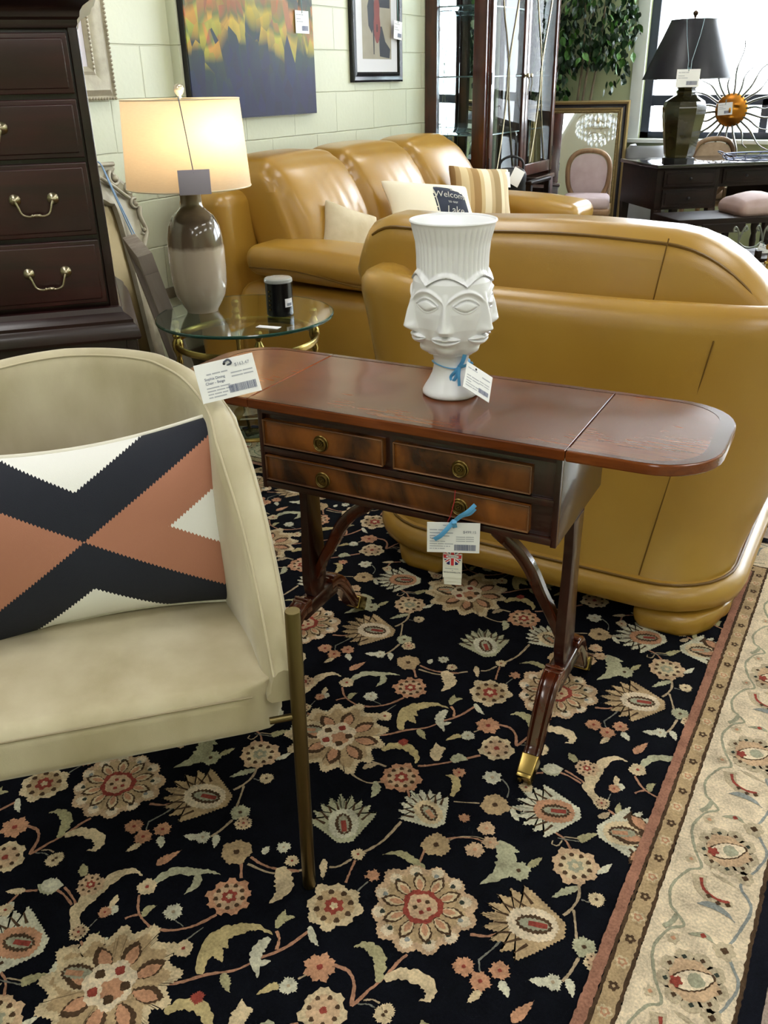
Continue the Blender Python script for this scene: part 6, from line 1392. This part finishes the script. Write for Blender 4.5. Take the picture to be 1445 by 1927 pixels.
mb = MB(); cbx(mb, -.17, .17, -.18, .18, .40, .44, .006); mb.build('seat', M_espresso, ac)
mb = MB(); mb.rbox((0, 0, .475), (.28, .30, .07), .03, n=4, puff=(0, 0, .012)); mb.build('cushion', mat('charcoal_cloth', '#24242a', .8), ac)
o = thing('black_bag', 'black bag with a white tag tucked behind the far end of the sofa back', 'bag', (-2.35, 5.87, .485), .5)
mb = MB(); mb.rbox((0, 0, .16), (.20, .11, .26), .04, n=4, seg=4, puff=(.0, .02, .01)); mb.build('body', mat('black_nylon', '#17171c', .5), o)
mb = MB(); mb.tube(smoothpts([(-.08, 0, .27), (-.07, 0, .34), (0, 0, .37), (.07, 0, .34), (.08, 0, .27)], 5), .008, 8); mb.build('handle', mat('black_nylon', '#17171c', .5), o)
mb = MB(); mb.rbox((0, 0, 0), (.075, .002, .11), .0005, n=1, seg=1, X=T(.02, -.115, .25, rx=-.3, ry=.5)); mb.build('paper_tag', M_paper, o)
# ================================================================== FICUS
fi = thing('ficus_tree', 'leafy green indoor ficus tree in a pot beside the window', 'plant', (-2.56, 7.93, .001))
mb = MB(); mb.lathe([(0, 0), (.13, 0), (.15, .02), (.18, .30), (.19, .31), (.19, .33), (.17, .33), (.165, .29), (0, .28)], 32); mb.build('pot', mat('brown_pot', '#5a4030', .5), fi)
mb = MB()
for k, (dx, ph) in enumerate(((-.02, 0), (.03, 2), (.0, 4))):
    mb.tube(smoothpts([(dx*1.2, .01*k, .28), (dx*1.8+.015*math.sin(ph), .01, .7), (dx*2.2, -.01, 1.1), (dx*2.6+.03, .0, 1.5), (dx*4+.02, .02, 2.1)], 6), [.016-.0004*i for i in range(25)], 8)
mb.build('trunk', mat('ficus_bark', '#8a7c66', .8, col2='#6d604d', nscale=20), fi)
mb = MB(); r_ = random.Random(21)
def leaf(mb, p, s_, q, m):
    """folded pointed leaf hanging from p"""
    M = Matrix.Translation(p)@q.to_matrix().to_4x4()
    pts = [(0, 0, 0), (.30, .25, -.03), (.38, .55, -.06), (.22, .85, -.12), (0, 1.15, -.22), (-.22, .85, -.12), (-.38, .55, -.06), (-.30, .25, -.03), (0, .3, .05), (0, .6, .03), (0, .88, -.05)]
    vs = [tuple(M@Vector((x*s_, y*s_, z*s_))) for x, y, z in pts]
    mb.add(vs, [(0, 1, 8), (1, 2, 9, 8), (2, 3, 10, 9), (3, 4, 10), (4, 5, 10), (5, 6, 9, 10), (6, 7, 8, 9), (7, 0, 8)], m)
from mathutils import Quaternion, Euler
clumps = []
for i in range(60):
    a = r_.uniform(0, 2*PI); z = r_.uniform(1.30, 2.35); rad = (.42-.16*abs(z-1.9)**1.1)*(r_.random()**.5)
    clumps.append((rad*math.cos(a)*1.05+.0, rad*math.sin(a)*.75, z))
clumps += [(.30, -.05, 1.75), (.34, -.05, 1.6), (.15, -.1, 1.42), (-.2, -.1, 1.28), (.08, -.1, 1.35), (-.28, -.05, 1.35), (.22, .0, 1.5), (.05, -.1, 1.24)]
for (x, y, z) in clumps:
    for k in range(30):
        p = (x+r_.gauss(0, .075), y+r_.gauss(0, .07), z+r_.gauss(0, .085))
        if math.hypot(p[0], p[1]) > .42 or p[1] > .10 or p[0] < -.42 or (p[2] < 1.40 and -.12 < p[0] < .22) or p[2] > 2.6: continue
        q = Euler((r_.uniform(-2.2, -.7), r_.uniform(-.6, .6), r_.uniform(0, 2*PI))).to_quaternion()
        leaf(mb, p, r_.uniform(.045, .072), q, r_.choice((0, 0, 1, 1, 2)))
mb.build('foliage', [mat('leaf_dark', '#152c19', .35), mat('leaf_mid', '#204020', .35), mat('leaf_light', '#47752f', .4)], fi, smooth=False)
# ================================================================== STANDING MIRROR
mb = MB(); sm_ = thing('standing_mirror', 'rectangular gold and black framed mirror standing on the floor against the window wall', 'mirror', (-2.45, 7.50, .002), rot=(-.215, 0, math.radians(15)))
Wm, Hm = .40, 1.165
def frame_xz(mb, x0, x1, z0, z1, w, prof, m=0):
    rings = [[(x0+w*t, -y, z0+w*t), (x1-w*t, -y, z0+w*t), (x1-w*t, -y, z1-w*t), (x0+w*t, -y, z1-w*t)] for t, y in prof]
    vs = [p for r_ in rings for p in r_]; fs = [(k*4+i, k*4+(i+1) % 4, (k+1)*4+(i+1) % 4, (k+1)*4+i) for k in range(len(prof)-1) for i in range(4)]
    mb.add(vs, fs, m)
M_gold = mat('old_gold_frame', '#9a855c', .38, .7, bump=.3, bscale=200)
frame_xz(mb, -Wm, Wm, 0, Hm, .028, [(0, -.03), (0, .02), (.5, .028), (1, .02)]); mb.build('outer_frame', M_gold, sm_, angle=20)
mb = MB(); frame_xz(mb, -Wm+.028, Wm-.028, .028, Hm-.028, .026, [(0, .018), (.5, .012), (1, .018)]); mb.build('black_band', mat('frame_black', '#1c1a22', .3), sm_, angle=20)
mb = MB(); frame_xz(mb, -Wm+.054, Wm-.054, .054, Hm-.054, .040, [(0, .018), (.3, .028), (.6, .020), (1, .008)])
for i in range(52): mb.sphere((-Wm+.085+(2*Wm-.17)*i/51, -.020, Hm-.084), .0075, 0, 8)
for i in range(80):
    for sg in (-1, 1): mb.sphere((sg*(Wm-.084), -.020, .085+(Hm-.17)*i/79), .0075, 0, 8)
mb.build('inner_frame', M_gold, sm_, angle=20)
mb = MB(); mb.add([(-Wm+.09, -.006, .09), (Wm-.09, -.006, .09), (Wm-.09, -.006, Hm-.09), (-Wm+.09, -.006, Hm-.09)], [(0, 1, 2, 3)]); mb.build('mirror_glass', M_mirror, sm_, smooth=False)
mb = MB(); cbx(mb, -Wm+.01, Wm-.01, -.004, .028, .01, Hm-.01, .001); mb.build('backing', M_black, sm_)
# chandelier, seen in that mirror
cl = thing('chandelier', 'crystal drop chandelier hanging from the ceiling, seen reflected in the standing mirror', 'chandelier', (-1.62, 4.55, 2.0))
mb = MB(); mb.tube([(0, 0, .55), (0, 0, 1.0)], .008, 8); mb.lathe([(0, .96), (.06, .97), (.07, .995), (0, .998)], 24); mb.lathe([(0, .30), (.03, .32), (.02, .38), (.035, .44), (.02, .52), (0, .56)], 20)
for rr_, zz in ((.24, .34), (.15, .48), (.10, .16)): mb.tube([(rr_*math.cos(2*PI*i/40), rr_*math.sin(2*PI*i/40), zz) for i in range(40)], .007, 8, closed=True)
for k in range(6): a = k*PI/3; mb.tube(smoothpts([(0, 0, .36), (.12*math.cos(a), .12*math.sin(a), .28), (.24*math.cos(a), .24*math.sin(a), .34)], 4), .006, 6)
mb.build('frame', M_steelbrass, cl)
M_crys = mat('crystal', '#f4f8ff', 0.02, trans=.6, ior=1.6)
cm = None
for rr_, zz, n_ in ((.24, .33, 26), (.24, .26, 26), (.15, .47, 16), (.15, .40, 14), (.10, .15, 10)):
    for k in range(n_):
        if cm is None:
            mb = MB(); mb.lathe([(0, 0), (.012, -.02), (.016, -.042), (.008, -.062), (0, -.07)], 7); mb.lathe([(0, .016), (.007, .008), (0, .0)], 6); d = mb.build('crystal_drop', M_crys, cl, smooth=False); cm = d
        else: d = cm.copy(); C.objects.link(d); d.parent = cl
        a = 2*PI*k/n_; d.location = (rr_*math.cos(a), rr_*math.sin(a), zz-.02)
# ================================================================== OVAL BACK CHAIR
M_pwood = wood('pale_carved_wood', '#8a6a4c', '#b08c68', .45, .1, 'Z', 10, '#7a5a40', 8)
M_pink = mat('pale_pink_fabric', '#b9a3a4', .8, col2='#c9b7b8', nscale=12)
def oval_chair(name, label, loc, rz, sc_=1.0, fab=None, back=.50):
    o = thing(name, label, 'chair', loc, rz)
    w = .20*sc_; zc = .74*sc_+.02; hh = .235*sc_
    def ov(t, k=1): a = t*2*PI; n_ = 2.5; return (w*k*abs(math.cos(a))**(2/n_)*(1 if math.cos(a) > 0 else -1)*(1+.12*math.sin(a)), .0, zc+hh*k*abs(math.sin(a))**(2/n_)*(1 if math.sin(a) > 0 else -1))
    def cv(p): return (p[0], .23+.09*(p[2]-.45)-.25*p[0]**2, p[2])
    mb = MB(); mb.tube([cv(ov(i/48)) for i in range(48)], .019, 10, closed=True); 
    for sg in (-1, 1): mb.tube([cv((sg*w*.88, 0, zc-hh*.75)), cv((sg*w*.92, 0, .46)), (sg*w*.95, .22, .40)], .016, 8)
    mb.build('back_frame', M_pwood, o)
    mb = MB(); n_ = 40
    for f_ in (-1, 1):
        vs = [cv((0, 0, zc))]; vs[0] = (vs[0][0], vs[0][1]+f_*.026, vs[0][2])
        for kk, d_ in ((.35, .024), (.65, .018), (.88, .008)):
            for i in range(n_): p = cv((lambda q: (q[0]*1.0, 0, q[2]))(ov(i/n_, kk))); vs.append((p[0], p[1]+f_*d_, p[2]))
        fs = [(0, 1+i, 1+(i+1) % n_) for i in range(n_)]+[(1+r0*n_+i, 1+(r0+1)*n_+i, 1+(r0+1)*n_+(i+1) % n_, 1+r0*n_+(i+1) % n_) for r0 in range(2) for i in range(n_)]
        mb.add(vs, fs)
    mb.build('back_pad', fab or M_pink, o)
    mb = MB(); cbx(mb, -.235*sc_, .235*sc_, -.22, .23, .375, .425, .02); mb.build('seat_rail', M_pwood, o)
    mb = MB(); mb.rbox((0, 0, .455), (.45*sc_, .43, .075), .035, n=5, seg=3, puff=(0, 0, .015)); mb.build('seat', fab or M_pink, o)
    for sx in (-1, 1):
        for yy in (-.19, .20):
            mb = MB(); mb.lathe([(0, 0), (.012, 0), (.014, .02), (.018, .30), (.024, .33), (.018, .35), (.026, .38), (0, .385)], 12, 0, T(sx*.20*sc_, yy, 0)); mb.build('leg', M_pwood, o)
    return o
oval_chair('oval_back_chair', 'carved chair with an oval pale pink upholstered back in front of the floor mirror', (-2.17, 6.98, .001), math.radians(16), .80)
oval_chair('oval_back_chair', 'pale wooden chair with an oval cane back behind the dark desk, below the sun face', (-1.54, 7.76, .001), math.radians(219.5), .88, mat('cane_tan', '#a58a72', .7, col2='#b79c84', nscale=30))
o = thing('tub_armchair', 'grey rounded armchair back showing behind the desk at the window', 'chair', (-1.95, 7.80, .001))
mb = MB(); pth = leather_profile_path(-.17, .17, -.14, .16, .14)
sweep(mb, pth, [(0, .12), (.0, .6), (-.01, .78), (-.035, .81), (-.06, .78), (-.07, .4), (-.07, .12)]); mb.build('backrest', mat('grey_silver_fabric', '#8a8c90', .5), o, angle=60)
mb = MB(); mb.rbox((0, .0, .3), (.26, .24, .28), .05, n=3); mb.build('seat', mat('grey_silver_fabric', '#8a8c90', .5), o)
for sx in (-1, 1):
    for sy in (-1, 1): mb = MB(); mb.tube([(sx*.10, sy*.08, 0), (sx*.10, sy*.08, .17)], .015, 8); mb.build('leg', M_black, o)
# ================================================================== DARK DESK
dk = thing('writing_desk', 'dark espresso writing desk with drawers and tapered legs by the window', 'desk', (-1.552, 6.604, .001), math.radians(39.5))
DL, DD = 1.35, .60
M_desktop = wood('desk_top_wood', '#120b0c', '#1f1413', .14, .5, 'X', 10, '#1d1212', 8)
mb = MB(); mb.rbox((DL/2, DD/2, .748), (DL+.03, DD+.03, .024), .005, n=1, seg=2); mb.build('desktop', M_desktop, dk)
mb = MB(); cbx(mb, 0, .47, .01, DD-.01, .46, .737); cbx(mb, .88, DL, .01, DD-.01, .46, .737); cbx(mb, .46, .89, .02, DD-.01, .60, .737); mb.build('case', M_espresso, dk)
for x0, x1, z0, z1 in ((.05, .44, .61, .72), (.05, .44, .475, .595), (.91, 1.30, .61, .72), (.91, 1.30, .475, .595), (.50, .85, .62, .72)):
    mb = MB(); cbx(mb, x0, x1, -.002 if z0 != .62 else .008, .03, z0, z1, .003); cbx(mb, x0+.02, x1-.02, -.006 if z0 != .62 else .004, .03, z0+.02, z1-.02, .003); d = mb.build('drawer', M_espresso, dk)
    mb = MB(); mb.sphere(((x0+x1)/2, -.014 if z0 != .62 else -.004, (z0+z1)/2), .010, 0, 12); mb.build('knob', M_black, d)
for x, y in ((.03, .03), (DL-.03, .03), (.03, DD-.03), (DL-.03, DD-.03), (.44, .03), (.91, .03), (.44, DD-.03), (.91, DD-.03)):
    mb = MB(); vs = []
    for z, h_ in ((0, .016), (.46, .027)): vs += [(x-h_, y-h_, z), (x+h_, y-h_, z), (x+h_, y+h_, z), (x-h_, y+h_, z)]
    mb.add(vs, [(3, 2, 1, 0), (4, 5, 6, 7), (0, 1, 5, 4), (1, 2, 6, 5), (2, 3, 7, 6), (3, 0, 4, 7)]); mb.build('leg', M_espresso, dk)
# desk lamp
dl = thing('desk_lamp', 'tall table lamp with dark faceted jar base and black shade on the desk', 'lamp', (-1.47, 6.80, .7615))
mb = MB(); R8 = [(0, 0), (.105, 0), (.105, .03), (.092, .035), (.105, .06), (.128, .20), (.145, .30), (.150, .355), (.135, .395), (.085, .425), (.062, .440), (.068, .452), (.066, .462), (.058, .470), (.068, .482), (.062, .492), (.048, .520), (.036, .55), (0, .552)]
mb.lathe(R8, 8); b_ = mb.build('base', mat('olive_lacquer', '#1c1a10', .12, col2='#4a4424', nscale=5, coat=.6), dl, angle=25)
mb = MB(); mb.lathe([(0, -.001), (.112, -.001), (.112, .034), (.104, .038), (0, .038)], 8); mb.build('plinth', M_black, dl, angle=25)
mb = MB(); mb.tube([(0, 0, .55), (0, 0, .90)], .005, 8); mb.lathe([(0, .895), (.012, .9), (.008, .905), (.018, .918), (.018, .928), (.008, .938), (0, .940)], 16); mb.build('finial', mat('bronze_finial', '#5a4636', .3, .8), dl)
mb = MB(); mb.lathe([(.298, .535), (.3005, .534), (.1505, .884), (.149, .885), (.1475, .884), (.2965, .536)], 64); sh = mb.build('lamp_shade', mat('black_satin_shade', '#17161d', .36, spec=.35), dl, angle=60)
for rr_, zz in ((.3000, .535), (.1500, .8835)): mb = MB(); mb.tube([(rr_*math.cos(2*PI*i/64), rr_*math.sin(2*PI*i/64), zz) for i in range(64)], .003, 6, closed=True); mb.build('trim', M_black, sh)
mb = MB()
for k in range(3): a = k*2.09; mb.tube([(0, 0, .886), (.149*math.cos(a), .149*math.sin(a), .884)], .002, 6)
mb.build('spider', M_black, sh)
am = math.atan2(-6.8, 1.47)
o = hang_tag('lamp_tag', 'white price tag on long pale ribbons hanging over the front of the black lampshade', (-1.47+.315*math.cos(am), 6.80+.315*math.sin(am), 1.300), .145, .105, .02, 14, rz=am+PI/2)
mb = MB()
for s0, s1 in ((-.05, -.008), (.06, .012)):
    tx_, ty_ = -math.sin(am), math.cos(am)
    def LP(r, s_, z): return (r*1.0-.315, s_, z-1.300)
    q = [( .155, s0, 1.648), (.20, s0*.7+s1*.3, 1.55), (.262, s1, 1.40), (.305, s1, 1.335)]
    mb.tube([(s_, .315-r, z-1.300) for r, s_, z in q], .005, 6, flat=.3)
mb.build('ribbon', mat('pale_ribbon', '#a9c4cf', .4), o)
# wire tray on the desk
a_d = math.radians(39.5)
tw = thing('wire_tray', 'scrolled grey wire tray lying on the dark desk right of the lamp', 'tray', (-.98, 7.16, .762), a_d)
mb = MB()
for zz, k_ in ((.012, .92), (.045, 1.0)): mb.tube([(.27*k_*math.cos(2*PI*i/48), .15*k_*math.sin(2*PI*i/48), zz) for i in range(48)], .005, 6, closed=True)
for i in range(16):
    a = 2*PI*i/16; mb.tube(smoothpts([(.248*math.cos(a), .138*math.sin(a), .012), (.275*math.cos(a+.08), .155*math.sin(a+.08), .03), (.27*math.cos(a), .15*math.sin(a), .045)], 3), .0035, 5)
for i in range(7): mb.tube([(-.2+.066*i, -.10, .012), (-.2+.066*i, .10, .012)], .0035, 5)
for sg in (-1, 1): mb.tube(smoothpts([(sg*.27, -.05, .045), (sg*.31, -.03, .065), (sg*.32, 0, .07), (sg*.31, .03, .065), (sg*.27, .05, .045)], 4), .004, 6)
mb.build('wirework', mat('grey_wire', '#5a5f72', .3, .8), tw)
# ================================================================== METAL SUN FACE hung in the window
M_sung = mat('copper_sun', '#8a4a1c', .3, .9, col2='#c98a30', nscale=7); M_sunr = mat('steel_rays', '#6c6358', .45, .5, col2='#4f5b52', nscale=9)
sn = thing('metal_sun_face', 'copper and gold metal sun face with wavy rays hung in the window', 'wall ornament', (-1.30, 7.62, 1.075))
mb = MB()
for i in range(22):
    a = 2*PI*i/22+.1; L = .20+.10*(i % 2)+.03*((i*7) % 3); pts = []
    for j in range(11): t = j/10; rr_ = .10+L*t; w_ = .022*math.sin(t*7+i)*t; pts.append((rr_*math.cos(a)-w_*math.sin(a), .0, rr_*math.sin(a)+w_*math.cos(a)))
    if i % 2: e = pts[-1]; pts += [(e[0]+.02*math.cos(a+k_*.9), 0, e[2]+.02*math.sin(a+k_*.9)) for k_ in (1, 2, 3, 4)]
    mb.tube(pts, [(.020 if j < 6 else .013)*(1-.60*j/len(pts)) for j in range(len(pts))], 6, flat=.5)
mb.build('rays', M_sunr, sn)
mb = MB()
def facef(u, v):
    a = 2*PI*u; r = .118*v; x, z = r*math.cos(a), r*math.sin(a); h_ = .040*math.sqrt(max(0, 1-v*v))
    h_ += .022*math.exp(-(x/.014)**2)*math.exp(-((z+.0)/.035)**2)+.006*math.exp(-((abs(x)-.042)/.018)**2)*math.exp(-((z-.035)/.010)**2)-.008*math.exp(-((abs(x)-.042)/.018)**2)*math.exp(-((z-.018)/.010)**2)
    h_ += .009*math.exp(-(x/.028)**2)*math.exp(-((z+.052)/.008)**2)+.006*math.exp(-(x/.022)**2)*math.exp(-((z+.068)/.007)**2)
    return (x, -h_, z)
mb.grid(facef, 56, 30, cu=True); mb.grid(lambda u, v: (.118*v*math.cos(2*PI*u), .004, .118*v*math.sin(2*PI*u)), 30, 2, cu=True); mb.build('face', M_sung, sn, angle=80)
mb = MB(); mb.tube([(0, .0, .30), (0, .02, 1.0)], .001, 4); mb.build('hanging_wire', M_black, sn)
hang_tag('sun_tag', 'small white price tag over the left eye of the metal sun face', (-1.335, 7.565, 1.085), .105, .085, .03, 15, rz=0, tilt=-.08)
# ================================================================== STOOL in front of desk, candle holder, gold rail
bs = thing('upholstered_bench', 'dark carved bench with a domed pinkish cushion in front of the desk', 'bench', (-1.02, 6.30, .001), a_d)
mb = MB(); cbx(mb, -.42, .36, -.18, .18, .46, .50, .006); mb.rbox((-.1, -.175, .44), (.30, .02, .06), .008, n=1); mb.build('seat_rail', M_espresso, bs)
mb = MB(); mb.rbox((.19, 0, .535), (.34, .33, .09), .042, n=6, seg=4, puff=(0, 0, .055)); mb.build('cushion', mat('taupe_pink_cushion', '#8d7470', .6, col2='#a18a86', nscale=10), bs)
for sx in (-.38, .32):
    for sy in (-.15, .15): mb = MB(); mb.lathe([(0, 0), (.014, 0), (.018, .05), (.014, .2), (.022, .3), (.016, .34), (.026, .38), (.026, .46), (0, .46)], 12, 0, T(sx, sy, 0)); mb.build('leg', M_espresso, bs)
cs = thing('side_stand', 'small dark wooden stand behind the right end of the loveseat', 'stand', (-.62, 5.55, .001), a_d)
for sx in (-.16, .16):
    for sy in (-.13, .13): mb = MB(); cbx(mb, sx-.014, sx+.014, sy-.014, sy+.014, 0, .44); mb.build('leg', M_espresso, cs)
mb = MB(); cbx(mb, -.19, .19, -.16, .16, .38, .40); mb.build('shelf', M_espresso, cs)
ir = thing('iron_scroll_holder', 'grey wrought iron scroll candle holder on the small stand behind the loveseat', 'candle holder', (-.74, 5.56, .4015), a_d)
mb = MB()
for dx in (-.075, .075):
    mb.tube(smoothpts([(dx, 0, 0), (dx*1.0, 0, .06), (dx*1.1, 0, .11), (dx*1.4, 0, .135), (dx*1.5, 0, .115), (dx*1.25, 0, .11)], 5), .006, 8)
    mb.tube(smoothpts([(dx, 0, .05), (dx*.8, 0, .10), (dx*.55, 0, .135), (dx*.4, 0, .12), (dx*.6, 0, .11)], 5), .006, 8); mb.lathe([(0, 0), (.03, 0), (.028, .006), (0, .008)], 16, 0, T(dx, 0, 0))
mb.tube(smoothpts([(-.075, 0, .05), (-.03, 0, .02), (.03, 0, .02), (.075, 0, .05)], 5), .006, 8)
mb.build('scrolls', mat('grey_iron', '#6b6e66', .45, .7), ir)
o = hang_tag('holder_tag', 'white price tag hanging from the iron scroll candle holder', (-.66, 5.50, .40), .08, .10, .02, 16, rz=a_d, tilt=.35)
gr = thing('brass_rod_rack', 'brass rod rack at the right edge behind the loveseat', 'rack', (-.50, 5.05, .001), a_d)
mb = MB(); mb.tube([(-.10, 0, .52), (.5, 0, .52)], .014, 12); mb.tube([(-.10, 0, .44), (.5, 0, .44)], .008, 12); mb.build('rod', M_brass, gr)
for sx in (-.08, .48): mb = MB(); mb.tube([(sx, 0, 0), (sx, 0, .51)], .010, 10); mb.lathe([(0, 0), (.05, 0), (.045, .01), (0, .012)], 20, 0, T(sx, 0, 0)); mb.build('post', M_brass, gr)
